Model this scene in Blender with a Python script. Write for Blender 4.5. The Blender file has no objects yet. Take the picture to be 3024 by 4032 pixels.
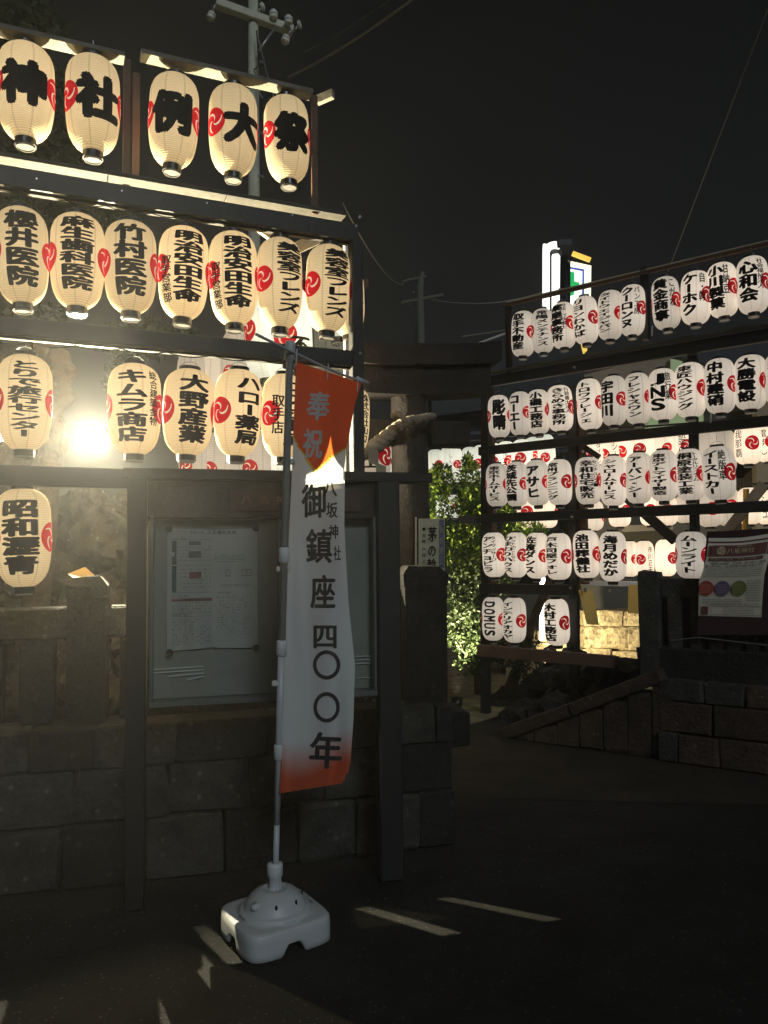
import bpy, bmesh, math, random
import numpy as np
from mathutils import Vector, Matrix, noise
random.seed(7)
S = bpy.context.scene
C = S.collection
R = math.radians
PI = math.pi

# ------------------------------------------------------------------ camera
F = 3028.0
cam = bpy.data.cameras.new('camera'); co = bpy.data.objects.new('camera', cam); C.objects.link(co)
cam.sensor_fit = 'VERTICAL'; cam.sensor_height = 36; cam.sensor_width = 27; cam.lens = 36 * F / 4032
cam.clip_start = 0.05; cam.clip_end = 500
CAMR = Matrix.Rotation(R(90 + 3.3), 3, 'X') @ Matrix.Rotation(R(-0.6), 3, 'Z')
CAMP = Vector((0, 0, 1.6))
co.matrix_world = Matrix.Translation(CAMP) @ CAMR.to_4x4()
S.camera = co

# ------------------------------------------------------------------ world, night sky
w = bpy.data.worlds.new('World'); S.world = w; w.use_nodes = True
wn = w.node_tree; wn.nodes.clear()
wo = wn.nodes.new('ShaderNodeOutputWorld')
bg = wn.nodes.new('ShaderNodeBackground'); bg2 = wn.nodes.new('ShaderNodeBackground'); ad = wn.nodes.new('ShaderNodeAddShader')
sky = wn.nodes.new('ShaderNodeTexSky'); sky.sky_type = 'NISHITA'; sky.sun_disc = False
sky.sun_elevation = R(-8); sky.sun_rotation = R(160)
bg.inputs[1].default_value = 0.05
wn.links.new(sky.outputs[0], bg.inputs[0])
tc = wn.nodes.new('ShaderNodeTexCoord'); sp = wn.nodes.new('ShaderNodeSeparateXYZ'); rp = wn.nodes.new('ShaderNodeValToRGB')
wn.links.new(tc.outputs['Generated'], sp.inputs[0]); wn.links.new(sp.outputs['Z'], rp.inputs[0])
rp.color_ramp.elements[0].position = 0.0; rp.color_ramp.elements[0].color = (0.0125, 0.0140, 0.0165, 1)
rp.color_ramp.elements[1].position = 0.75; rp.color_ramp.elements[1].color = (0.0034, 0.0037, 0.0035, 1)
e = rp.color_ramp.elements.new(0.28); e.color = (0.0090, 0.0098, 0.0102, 1)
wn.links.new(rp.outputs[0], bg2.inputs[0]); bg2.inputs[1].default_value = 1.0
wn.links.new(bg.outputs[0], ad.inputs[0]); wn.links.new(bg2.outputs[0], ad.inputs[1]); wn.links.new(ad.outputs[0], wo.inputs[0])

# the cool glow of the town behind the camera
sl = bpy.data.lights.new('sun', 'SUN'); so = bpy.data.objects.new('sun', sl); C.objects.link(so)
sl.energy = 0.66; sl.angle = R(14); sl.color = (0.80, 0.92, 1.0)
so.rotation_euler = (R(58), 0, R(20))      # shines away from the camera and a little leftwards

S.view_settings.view_transform = 'Standard'; S.view_settings.look = 'None'
S.view_settings.exposure = 0; S.view_settings.gamma = 1; S.view_settings.use_curve_mapping = False
S.render.engine = 'CYCLES'
S.cycles.max_bounces = 7; S.cycles.diffuse_bounces = 3; S.cycles.glossy_bounces = 2; S.cycles.transmission_bounces = 5
S.cycles.transparent_max_bounces = 6; S.cycles.caustics_reflective = False; S.cycles.caustics_refractive = False
S.cycles.sample_clamp_indirect = 2.0; S.cycles.use_denoising = True; S.cycles.volume_bounces = 0
S.cycles.use_light_tree = True

# ------------------------------------------------------------------ geometry of the place
def ray(px, py):
    return CAMR @ Vector(((px - 1512) / F, (2016 - py) / F, -1))
def P(px, py, d):                       # point seen at this pixel, d metres deep
    return CAMP + ray(px, py) * d
def G(px, py, z=0.0):
    r = ray(px, py); return CAMP + r * ((z - CAMP.z) / r.z)
class Line:                             # a vertical plane standing on a line over the ground
    def __init__(s, a, b):
        s.a = Vector((a[0], a[1], 0)); s.d = (Vector((b[0], b[1], 0)) - s.a).normalized()
        s.n = Vector((s.d.y, -s.d.x, 0))            # towards the camera
        if s.n.y > 0: s.n = -s.n
        s.ang = math.atan2(s.d.y, s.d.x)
    def hit(s, px, py, off=0.0):
        r = ray(px, py); a = s.a + s.n * off
        return CAMP + r * ((a - CAMP).dot(s.n) / r.dot(s.n))
    def t(s, p): return (Vector((p[0], p[1], 0)) - s.a).dot(s.d)
    def at(s, t, z=0.0, off=0.0): return s.a + s.d * t + s.n * off + Vector((0, 0, z))
LF = Line((-1.655, 3.55), (-.302, 4.12))            # left lantern rack
RF = Line((3.01, 6.30), (1.112, 7.769))             # right lantern rack (runs away to the left)
NB = Line((-1.19, 3.66), (.02, 3.96))               # notice board
LW = Line((-1.9, 3.74), (.36, 4.37))                # left stone wall
RW = Line((1.1, 6.8), (2.8, 5.6))                   # right stone wall
FE = Line((-1.9 - .06, 3.74 + .21), (.36 - .06, 4.37 + .21))   # stone fence on the left wall

# ------------------------------------------------------------------ materials
MATS = {}
def nd(nt, t, **k):
    n = nt.nodes.new(t)
    for a, b in k.items(): setattr(n, a, b)
    return n
def mat(name, col, rough=.6, metal=0, noise_s=0, amount=.25, bump=0, bump_s=60, spec=.4, emit=None, es=0, trans=0, speck=0, specka=1.3):
    if name in MATS: return MATS[name]
    m = bpy.data.materials.new(name); m.use_nodes = True; nt = m.node_tree
    b = nt.nodes['Principled BSDF']
    b.inputs['Base Color'].default_value = (*col, 1); b.inputs['Roughness'].default_value = rough
    b.inputs['Metallic'].default_value = metal; b.inputs['Specular IOR Level'].default_value = spec
    if emit: b.inputs['Emission Color'].default_value = (*emit, 1); b.inputs['Emission Strength'].default_value = es
    tc = nd(nt, 'ShaderNodeNewGeometry')
    if noise_s:
        n1 = nd(nt, 'ShaderNodeTexNoise'); n1.inputs['Scale'].default_value = noise_s; n1.inputs['Detail'].default_value = 7
        n1.inputs['Roughness'].default_value = .65
        nt.links.new(tc.outputs['Position'], n1.inputs['Vector'])
        mr = nd(nt, 'ShaderNodeMapRange'); mr.inputs[1].default_value = .3; mr.inputs[2].default_value = .7
        mr.inputs[3].default_value = 1 - amount; mr.inputs[4].default_value = 1 + amount
        nt.links.new(n1.outputs[0], mr.inputs[0])
        oi = nd(nt, 'ShaderNodeObjectInfo'); m2 = nd(nt, 'ShaderNodeMapRange'); m2.inputs[3].default_value = .85; m2.inputs[4].default_value = 1.15
        nt.links.new(oi.outputs['Random'], m2.inputs[0])
        mu = nd(nt, 'ShaderNodeMath', operation='MULTIPLY'); nt.links.new(mr.outputs[0], mu.inputs[0]); nt.links.new(m2.outputs[0], mu.inputs[1])
        vm = nd(nt, 'ShaderNodeVectorMath', operation='SCALE'); vm.inputs[0].default_value = col
        nt.links.new(mu.outputs[0], vm.inputs['Scale'])
        out = vm.outputs[0]
        if speck:
            v = nd(nt, 'ShaderNodeTexVoronoi'); v.inputs['Scale'].default_value = speck
            nt.links.new(tc.outputs['Position'], v.inputs['Vector'])
            cr = nd(nt, 'ShaderNodeMapRange'); cr.inputs[1].default_value = .86; cr.inputs[2].default_value = .97; cr.inputs[3].default_value = 0.0; cr.inputs[4].default_value = specka
            sx = nd(nt, 'ShaderNodeSeparateColor'); nt.links.new(v.outputs['Color'], sx.inputs[0]); nt.links.new(sx.outputs[0], cr.inputs[0])
            dd = nd(nt, 'ShaderNodeMapRange'); dd.inputs[1].default_value = .18; dd.inputs[2].default_value = .42; dd.inputs[3].default_value = 1; dd.inputs[4].default_value = 0
            nt.links.new(v.outputs['Distance'], dd.inputs[0])
            ml = nd(nt, 'ShaderNodeMath', operation='MULTIPLY_ADD'); nt.links.new(cr.outputs[0], ml.inputs[0]); nt.links.new(dd.outputs[0], ml.inputs[1]); ml.inputs[2].default_value = .85
            cr = ml
            v2 = nd(nt, 'ShaderNodeVectorMath', operation='SCALE'); nt.links.new(out, v2.inputs[0]); nt.links.new(cr.outputs[0], v2.inputs['Scale']); out = v2.outputs[0]
        nt.links.new(out, b.inputs['Base Color'])
    if bump:
        n2 = nd(nt, 'ShaderNodeTexNoise'); n2.inputs['Scale'].default_value = bump_s; n2.inputs['Detail'].default_value = 6
        nt.links.new(tc.outputs['Position'], n2.inputs['Vector'])
        bp = nd(nt, 'ShaderNodeBump'); bp.inputs['Strength'].default_value = bump; bp.inputs['Distance'].default_value = .02
        nt.links.new(n2.outputs[0], bp.inputs['Height']); nt.links.new(bp.outputs[0], b.inputs['Normal'])
    if trans:
        tr = nd(nt, 'ShaderNodeBsdfTranslucent'); tr.inputs[0].default_value = (*col, 1)
        mx = nd(nt, 'ShaderNodeMixShader'); mx.inputs[0].default_value = trans
        nt.links.new(b.outputs[0], mx.inputs[1]); nt.links.new(tr.outputs[0], mx.inputs[2])
        nt.links.new(mx.outputs[0], nt.nodes['Material Output'].inputs[0])
    MATS[name] = m; return m

def paper_mat(name, col, es, ribs=58, seams=8, trans=.45, ribamt=.1):
    m = bpy.data.materials.new(name); m.use_nodes = True; nt = m.node_tree; nt.nodes.clear()
    out = nd(nt, 'ShaderNodeOutputMaterial'); tc = nd(nt, 'ShaderNodeTexCoord'); s = nd(nt, 'ShaderNodeSeparateXYZ')
    nt.links.new(tc.outputs['Object'], s.inputs[0])
    def M(op, a, b=None, c=None):
        n = nd(nt, 'ShaderNodeMath', operation=op)
        for i, x in enumerate((a, b, c)):
            if x is None: continue
            if isinstance(x, (int, float)): n.inputs[i].default_value = x
            else: nt.links.new(x, n.inputs[i])
        return n.outputs[0]
    rib = M('SINE', M('MULTIPLY', s.outputs[2], 2 * PI * ribs))
    ang = M('ARCTAN2', s.outputs[0], s.outputs[1])
    seam = M('GREATER_THAN', M('COSINE', M('MULTIPLY', M('ADD', ang, .25), seams)), .955)
    f1 = M('ADD', 1 - ribamt, M('MULTIPLY', rib, ribamt))
    f2 = M('SUBTRACT', 1.0, M('MULTIPLY', seam, .2))
    oi = nd(nt, 'ShaderNodeObjectInfo')
    f3 = M('ADD', .80, M('MULTIPLY', oi.outputs['Random'], .32))
    nz = nd(nt, 'ShaderNodeTexNoise'); nz.inputs['Scale'].default_value = 2.2; nz.inputs['Detail'].default_value = 4
    nt.links.new(tc.outputs['Object'], nz.inputs['Vector'])
    f4 = M('ADD', .86, M('MULTIPLY', nz.outputs[0], .28))
    f = M('MULTIPLY', M('MULTIPLY', f1, f2), M('MULTIPLY', f3, f4))
    vm = nd(nt, 'ShaderNodeVectorMath', operation='SCALE'); vm.inputs[0].default_value = col; nt.links.new(f, vm.inputs['Scale'])
    bp = nd(nt, 'ShaderNodeBump'); bp.inputs['Strength'].default_value = .25; bp.inputs['Distance'].default_value = .004
    nt.links.new(rib, bp.inputs['Height'])
    di = nd(nt, 'ShaderNodeBsdfDiffuse'); tr = nd(nt, 'ShaderNodeBsdfTranslucent'); em = nd(nt, 'ShaderNodeEmission')
    for n in (di, tr): nt.links.new(vm.outputs[0], n.inputs[0]); nt.links.new(bp.outputs[0], n.inputs['Normal'])
    nt.links.new(vm.outputs[0], em.inputs[0]); em.inputs[1].default_value = es
    # glow put into the paper for light coming through, stronger round the middle
    zc = M('SUBTRACT', s.outputs[2], .5); g = M('SUBTRACT', es * 1.1, M('MULTIPLY', M('MULTIPLY', zc, zc), es * 1.9)); nt.links.new(g, em.inputs[1])
    mx = nd(nt, 'ShaderNodeMixShader'); mx.inputs[0].default_value = trans
    nt.links.new(di.outputs[0], mx.inputs[1]); nt.links.new(tr.outputs[0], mx.inputs[2])
    a = nd(nt, 'ShaderNodeAddShader'); nt.links.new(mx.outputs[0], a.inputs[0]); nt.links.new(em.outputs[0], a.inputs[1])
    nt.links.new(a.outputs[0], out.inputs[0]); return m

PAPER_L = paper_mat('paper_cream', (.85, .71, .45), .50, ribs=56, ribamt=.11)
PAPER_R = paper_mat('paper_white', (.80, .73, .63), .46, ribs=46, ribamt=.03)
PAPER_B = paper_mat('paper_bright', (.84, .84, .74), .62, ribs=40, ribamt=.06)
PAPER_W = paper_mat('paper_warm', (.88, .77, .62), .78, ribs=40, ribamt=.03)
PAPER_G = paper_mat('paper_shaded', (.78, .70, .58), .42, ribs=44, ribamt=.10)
INK = mat('lantern_ink', (.012, .011, .014), .75, spec=.15)
CRED = mat('crest_red', (.62, .016, .022), .7, spec=.1, emit=(.62, .012, .018), es=.5)  # crests emit too, standing in for light coming through the paper
CREDR = mat('crest_red_deep', (.50, .012, .02), .7, spec=.1, emit=(.46, .010, .02), es=.35)
CWHT = mat('crest_white', (.8, .65, .48), .7, spec=.1, emit=(.85, .68, .5), es=.6)
RING = mat('lacquer_black', (.012, .011, .012), .32, spec=.5)
WIRE = mat('wire_grey', (.25, .25, .26), .4, metal=.7)
CAPW = mat('clear_plastic_cap', (.16, .15, .13), .2, spec=.6, emit=(.9, .8, .6), es=.06)
BEAM = mat('black_steel', (.016, .016, .017), .5, noise_s=4, amount=.2, bump=.15, bump_s=30)
WOOD = mat('bare_wood', (.42, .36, .27), .75, noise_s=5, amount=.25, bump=.3, bump_s=25)
WOODT = mat('grey_board_wood', (.19, .18, .14), .8, noise_s=7, amount=.4, bump=.3, bump_s=25)
WOODP = mat('plank_wood', (.065, .06, .048), .8, noise_s=5, amount=.35, bump=.3, bump_s=25)
WOODD = mat('brown_board', (.10, .055, .035), .6, noise_s=5, amount=.3, bump=.2, bump_s=30)
DKWOOD = mat('dark_wood', (.022, .017, .015), .6, noise_s=6, amount=.3, bump=.25, bump_s=40)
STONE = mat('weathered_stone', (.046, .043, .036), .9, noise_s=7, amount=.55, bump=.7, bump_s=45, speck=26)
STONED = mat('dark_stone', (.016, .015, .0135), .9, noise_s=8, amount=.5, bump=.7, bump_s=45, speck=22)
STONEB = mat('reddish_stone', (.058, .038, .027), .9, noise_s=7, amount=.5, bump=.7, bump_s=45, speck=30)
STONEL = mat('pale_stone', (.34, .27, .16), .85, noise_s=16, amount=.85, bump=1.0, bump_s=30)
ROCK = mat('rockery_rock', (.11, .095, .07), .9, noise_s=6, amount=.7, bump=.9, bump_s=20, speck=30)
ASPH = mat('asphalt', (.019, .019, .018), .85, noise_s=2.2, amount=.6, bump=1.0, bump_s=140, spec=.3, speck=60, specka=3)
BROWNG = mat('brown_ground', (.040, .031, .022), .85, noise_s=1.8, amount=.5, bump=.8, bump_s=120, spec=.25, speck=50)
DIRT = mat('shrine_ground', (.20, .17, .11), .9, noise_s=5, amount=.5, bump=.6, bump_s=60)
WPLAST = mat('white_plastic', (.60, .62, .62), .42, noise_s=8, amount=.05, bump=.04, bump_s=120, spec=.45)
POLEW = mat('pole_plastic', (.50, .52, .53), .35, spec=.5)
CONC = mat('pole_concrete', (.58, .58, .46), .85, noise_s=6, amount=.2, bump=.2, bump_s=40)
PORC = mat('porcelain', (.85, .86, .76), .25)
PANEL = mat('board_panel_grey', (.27, .27, .24), .5, noise_s=2, amount=.12)
FRM = mat('frame_metal', (.14, .15, .14), .5, metal=.4)
PAPERW = mat('white_paper', (.78, .78, .74), .7, noise_s=6, amount=.06)
PRINT = mat('print_grey', (.10, .10, .10), .8)
PRED = mat('print_red', (.22, .07, .07), .8)
PBLU = mat('print_slate', (.10, .13, .15), .8)
CREAM = mat('cream_wall', (.52, .48, .34), .7, noise_s=3, amount=.08)
BEIGE = mat('beige_wall', (.34, .28, .21), .8, noise_s=3, amount=.1)
ROOF = mat('dark_roof', (.045, .048, .055), .7, noise_s=3, amount=.2)
YPAP = mat('yellow_paper', (.85, .60, .18), .7, trans=.35)
BRASS = mat('brass', (.75, .45, .10), .3, metal=.8)
BARK = mat('bark', (.10, .075, .05), .9, noise_s=9, amount=.5, bump=.9, bump_s=25)
LEAFG = mat('leaf_green', (.10, .21, .03), .45, noise_s=3, amount=.4, trans=.45)
LEAFY = mat('leaf_young', (.34, .46, .07), .45, noise_s=3, amount=.3, trans=.45)
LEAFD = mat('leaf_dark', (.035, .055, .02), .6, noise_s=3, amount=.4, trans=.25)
ROPEM = mat('straw_rope', (.34, .28, .20), .9, noise_s=20, amount=.25, bump=.6, bump_s=120)
TORII = mat('torii_stone', (.026, .020, .017), .85, noise_s=5, amount=.45, bump=.5, bump_s=30)
LAMPG = mat('lamp_glass', (1, .95, .8), .4, emit=(1, .93, .72), es=55)
LAMPW = mat('lamp_glass_white', (1, 1, 1), .4, emit=(1, .97, .90), es=9)
SIGNW = mat('sign_lit_white', (.9, .9, .85), .4, emit=(1, 1, .93), es=1.5)
SIGNC = mat('sign_lit_cream', (.9, .9, .7), .4, emit=(.95, .98, .62), es=1.5)
SIGNG = mat('sign_lit_green', (.02, .5, .1), .4, emit=(.01, .42, .10), es=1.0)
SIGNB = mat('sign_lit_blue', (.03, .07, .4), .4, emit=(.03, .07, .35), es=.8)
SIGNY = mat('sign_lit_yellow', (.9, .6, .1), .4, emit=(.95, .62, .10), es=1.0)
SIGNO = mat('sign_lit_orange', (.9, .3, .03), .4, emit=(.95, .32, .05), es=1.0)
WHITED = mat('white_painted', (.6, .6, .57), .5, noise_s=5, amount=.08)
STEEL = mat('bolt_steel', (.5, .5, .5), .35, metal=.8)

# ------------------------------------------------------------------ object helpers
def prop(o, label=None, cat=None, group=None, kind=None):
    if label: o['label'] = label
    if cat: o['category'] = cat
    if group: o['group'] = group
    if kind: o['kind'] = kind
    return o
def link(name, me, m=None, parent=None, mats=None):
    o = bpy.data.objects.new(name, me); C.objects.link(o)
    if m and not len(me.materials): me.materials.append(m)
    if mats:
        for x in mats: me.materials.append(x)
    if parent: o.parent = parent
    return o
def empty(name, label, cat, loc=(0, 0, 0), rz=0, group=None):
    o = bpy.data.objects.new(name, None); C.objects.link(o); o.location = loc; o.rotation_euler = (0, 0, rz); o.empty_display_size = .1
    return prop(o, label, cat, group)
def mesh(name, v, f, smooth=False):
    me = bpy.data.meshes.new(name); me.from_pydata([tuple(x) for x in v], [], f)
    me.update()
    if smooth: me.polygons.foreach_set('use_smooth', [True] * len(me.polygons))
    return me
class MB:                                # collects shapes into one mesh, in world or local coordinates
    def __init__(s): s.v = []; s.f = []
    def add(s, v, f):
        n = len(s.v); s.v += [tuple(x) for x in v]; s.f += [tuple(i + n for i in q) for q in f]; return s
    def box(s, c, sz, rz=0, M=None):
        c = Vector(c); vs = []
        Rz = M or Matrix.Rotation(rz, 3, 'Z')
        for dz in (-.5, .5):
            for dx, dy in ((-.5, -.5), (.5, -.5), (.5, .5), (-.5, .5)):
                vs.append(c + Rz @ Vector((dx * sz[0], dy * sz[1], dz * sz[2])))
        return s.add(vs, [(3, 2, 1, 0), (4, 5, 6, 7), (0, 1, 5, 4), (1, 2, 6, 5), (2, 3, 7, 6), (3, 0, 4, 7)])
    def bbox(s, c, sz, rz=0, bev=.008, M=None):          # bevelled box
        c = Vector(c); Rz = M or Matrix.Rotation(rz, 3, 'Z'); h = [x / 2 for x in sz]; bev = min(bev, min(h) * .6)
        bm = bmesh.new(); bmesh.ops.create_cube(bm, size=1)
        for q in bm.verts: q.co = Vector((q.co.x * sz[0], q.co.y * sz[1], q.co.z * sz[2]))
        bmesh.ops.bevel(bm, geom=bm.edges[:], offset=bev, segments=1, affect='EDGES')
        bm.verts.index_update()
        s.add([c + Rz @ q.co for q in bm.verts], [[q.index for q in f.verts] for f in bm.faces]); bm.free(); return s
    def bar(s, a, b, wd, ht, up=(0, 0, 1)):              # box from a to b
        a = Vector(a); b = Vector(b); x = (b - a).normalized(); y = Vector(up).cross(x).normalized(); z = x.cross(y)
        M = Matrix((x, y, z)).transposed()
        return s.bbox((a + b) / 2, ((b - a).length, wd, ht), M=M, bev=min(wd, ht) * .08)
    def tube(s, pts, r, n=8, cap=True):
        pts = [Vector(p) for p in pts]; rs = r if isinstance(r, (list, tuple)) else [r] * len(pts)
        vs = []; fs = []; pu = None
        for i, p in enumerate(pts):
            d = (pts[min(i + 1, len(pts) - 1)] - pts[max(i - 1, 0)]).normalized()
            u = d.orthogonal().normalized() if pu is None else (pu - d * pu.dot(d)).normalized()
            pu = u; v = d.cross(u)
            for k in range(n):
                a = 2 * PI * k / n; vs.append(p + (u * math.cos(a) + v * math.sin(a)) * rs[i])
        for i in range(len(pts) - 1):
            for k in range(n):
                fs.append((i * n + k, i * n + (k + 1) % n, (i + 1) * n + (k + 1) % n, (i + 1) * n + k))
        if cap: fs.append(tuple(range(n))[::-1]); fs.append(tuple((len(pts) - 1) * n + k for k in range(n)))
        return s.add(vs, fs)
    def lathe(s, prof, n=32, c=(0, 0, 0)):               # (r, z) rings
        vs = []; fs = []
        for r_, z in prof:
            for k in range(n):
                a = 2 * PI * k / n; vs.append((c[0] + r_ * math.cos(a), c[1] + r_ * math.sin(a), c[2] + z))
        for i in range(len(prof) - 1):
            for k in range(n): fs.append((i * n + k, i * n + (k + 1) % n, (i + 1) * n + (k + 1) % n, (i + 1) * n + k))
        return s.add(vs, fs)
    def build(s, name, m, parent=None, smooth=False, mats=None):
        me = mesh(name, s.v, s.f, smooth); o = link(name, me, m, None, mats)
        if parent:
            o.parent = parent
            if not LOCAL: o.matrix_parent_inverse = parent_inv(parent)
        return o
LOCAL = False
def parent_inv(p):
    M = Matrix.LocRotScale(p.location, p.rotation_euler, p.scale)
    if p.parent: M = parent_inv(p.parent).inverted() @ M
    return M.inverted()
def thing(name, m, mb, label, cat, group=None, smooth=False):
    return prop(mb.build(name, m, smooth=smooth), label, cat, group)

# stones share a handful of rough block meshes
def rough_block(seed, amp=.035, sub=2):
    bm = bmesh.new(); bmesh.ops.create_cube(bm, size=1)
    bmesh.ops.bevel(bm, geom=bm.edges[:], offset=.05, segments=1, affect='EDGES')
    rnd = random.Random(seed)
    for v in bm.verts:
        v.co += Vector((rnd.uniform(-1, 1), rnd.uniform(-1, 1), rnd.uniform(-1, 1))) * amp
    me = bpy.data.meshes.new('block'); bm.to_mesh(me); bm.free(); return me
BLOCKS = {}
def block(name, m, c, sz, rz, parent=None, seed=None, amp=.035):
    k = (m.name, (seed if seed is not None else random.randrange(6)), amp)
    if k not in BLOCKS:
        BLOCKS[k] = rough_block(k[1], amp); BLOCKS[k].materials.append(m)
    o = bpy.data.objects.new(name, BLOCKS[k]); C.objects.link(o); o.location = c; o.scale = sz
    o.rotation_euler = (0, 0, rz)
    if parent:
        o.parent = parent; o.matrix_parent_inverse = parent_inv(parent)
    return o
def boulder_mesh(seed, sub=3):
    bm = bmesh.new(); bmesh.ops.create_icosphere(bm, subdivisions=sub, radius=.5)
    off = Vector((seed * 7.3, seed * 3.1, seed * 1.7))
    for v in bm.verts:
        d = v.co.normalized()
        k = 1 + .55 * (noise.noise(d * 1.6 + off)) + .25 * noise.noise(d * 4 + off) + .1 * noise.noise(d * 9 + off)
        v.co = d * .5 * k
    me = bpy.data.meshes.new('boulder'); bm.to_mesh(me); bm.free(); return me

# ------------------------------------------------------------------ lettering
fc = bpy.data.curves.new('glyph', 'FONT'); fc.resolution_u = 3; fc.fill_mode = 'FRONT'
fo = bpy.data.objects.new('glyph', fc); C.objects.link(fo)
GL = {}
def glyph(ch, bold=.028, cuts=(7, 6)):
    k = (ch, bold, cuts)
    if k in GL: return GL[k]
    rot = ch in 'ー—〜'
    fc.body = ch; fc.offset = 0
    bpy.context.view_layer.update()
    me = fo.evaluated_get(bpy.context.evaluated_depsgraph_get()).to_mesh()
    bm = bmesh.new(); bm.from_mesh(me)
    for v in bm.verts:
        v.co.z = 0; x, y = v.co.x, v.co.y
        if ch.isascii(): x = x / .7 if ch != '・' else x
        x -= .5; y -= .38 if not ch.isascii() else .35
        if rot: x, y = -y, x
        v.co.x, v.co.y = x, y
    nx, ny = cuts
    for i in range(1, nx):
        bmesh.ops.bisect_plane(bm, geom=bm.verts[:] + bm.edges[:] + bm.faces[:], plane_co=(i / nx - .5, 0, 0), plane_no=(1, 0, 0))
    for i in range(1, ny):
        bmesh.ops.bisect_plane(bm, geom=bm.verts[:] + bm.edges[:] + bm.faces[:], plane_co=(0, i / ny - .5, 0), plane_no=(0, 1, 0))
    bm.verts.index_update()
    V = np.array([(v.co.x, v.co.y) for v in bm.verts]) if len(bm.verts) else np.zeros((0, 2))
    if len(V) and ch.isascii() and ch.isalnum():
        lo_, hi_ = V.min(0), V.max(0); V = (V - (lo_ + hi_) / 2) / (hi_ - lo_) * np.array((.78, .86))
    Fs = [[v.index for v in f.verts] for f in bm.faces]
    if bold > .004 and len(V):           # heavier strokes: the same outline laid round itself
        n0 = len(V); sh = [(0, 0), (1.35, 0), (-1.35, 0), (0, .8), (0, -.8)] if bold < .04 else [(0, 0), (1.3, 0), (-1.3, 0), (0, 1), (0, -1), (.9, .8), (-.9, -.8), (.9, -.8), (-.9, .8)]
        V = np.concatenate([V + np.array(q) * bold for q in sh]); Fs = [[i + n0 * j for i in f] for j in range(len(sh)) for f in Fs]
    bm.free(); GL[k] = (V, Fs); return GL[k]

def text_verts(mb, items, fn):
    """items: (char, cx, cy, w, h, bold, cuts); fn maps flat x, y to a point"""
    for ch, cx, cy, w_, h_, bold, cuts in items:
        if ch in ' 　': continue
        V, Fs = glyph(ch, bold, cuts)
        mb.add([fn(cx + x * w_, cy + y * h_) for x, y in V], Fs)
def column(txt, cx, ytop, ybot, w_, bold=.028, cuts=(7, 6), rot90=False):
    """characters stacked from top to bottom; long-vowel bars take less height"""
    wt = [.72 if c in 'ー・.' else 1.0 for c in txt]; H = ytop - ybot; u = H / sum(wt); y = ytop; out = []
    for c, k in zip(txt, wt):
        h = u * k; out.append((c, cx, y - h / 2, w_, u * (.95 if k == 1 else .8) * 1.06, bold, cuts)); y -= h
    return out

# ------------------------------------------------------------------ lanterns
PROF = {
 'L': [(0, .175), (.015, .21), (.04, .285), (.08, .36), (.14, .42), (.22, .463), (.33, .49), (.46, .5), (.7, .5), (.8, .491), (.87, .463), (.92, .42), (.96, .345), (.985, .27), (1, .20)],
 'R': [(0, .20), (.015, .28), (.04, .355), (.08, .415), (.14, .462), (.24, .492), (.4, .5), (.6, .5), (.76, .492), (.86, .462), (.92, .415), (.96, .355), (.985, .28), (1, .20)],
}
def prof_r(kind, u):
    p = PROF[kind]; return float(np.interp(u, [a for a, b in p], [b for a, b in p]))
SHADE = {}
def shade_mesh(kind, m):
    k = (kind, m.name)
    if k in SHADE: return SHADE[k]
    mb = MB(); us = [0, .01, .03, .06, .1, .15, .2, .27, .35, .45, .55, .65, .73, .8, .85, .9, .94, .97, .99, 1]
    mb.lathe([(prof_r(kind, u), u) for u in us], 40)
    me = mesh('paper_shade', mb.v, mb.f, True); me.materials.append(m); SHADE[k] = me; return me
def ring_mesh(nm, r, h, m, glass=False):
    if nm in SHADE: return SHADE[nm]
    mb = MB(); mb.lathe([(r * .9, 0), (r, .002), (r, h), (r * .9, h)], 24)
    mb.add([(r * .9 * math.cos(2 * PI * i / 24), r * .9 * math.sin(2 * PI * i / 24), h * .5) for i in range(24)], [tuple(range(24))])
    me = mesh(nm, mb.v, mb.f, False); me.materials.append(m); SHADE[nm] = me; return me
LANT = []
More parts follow.
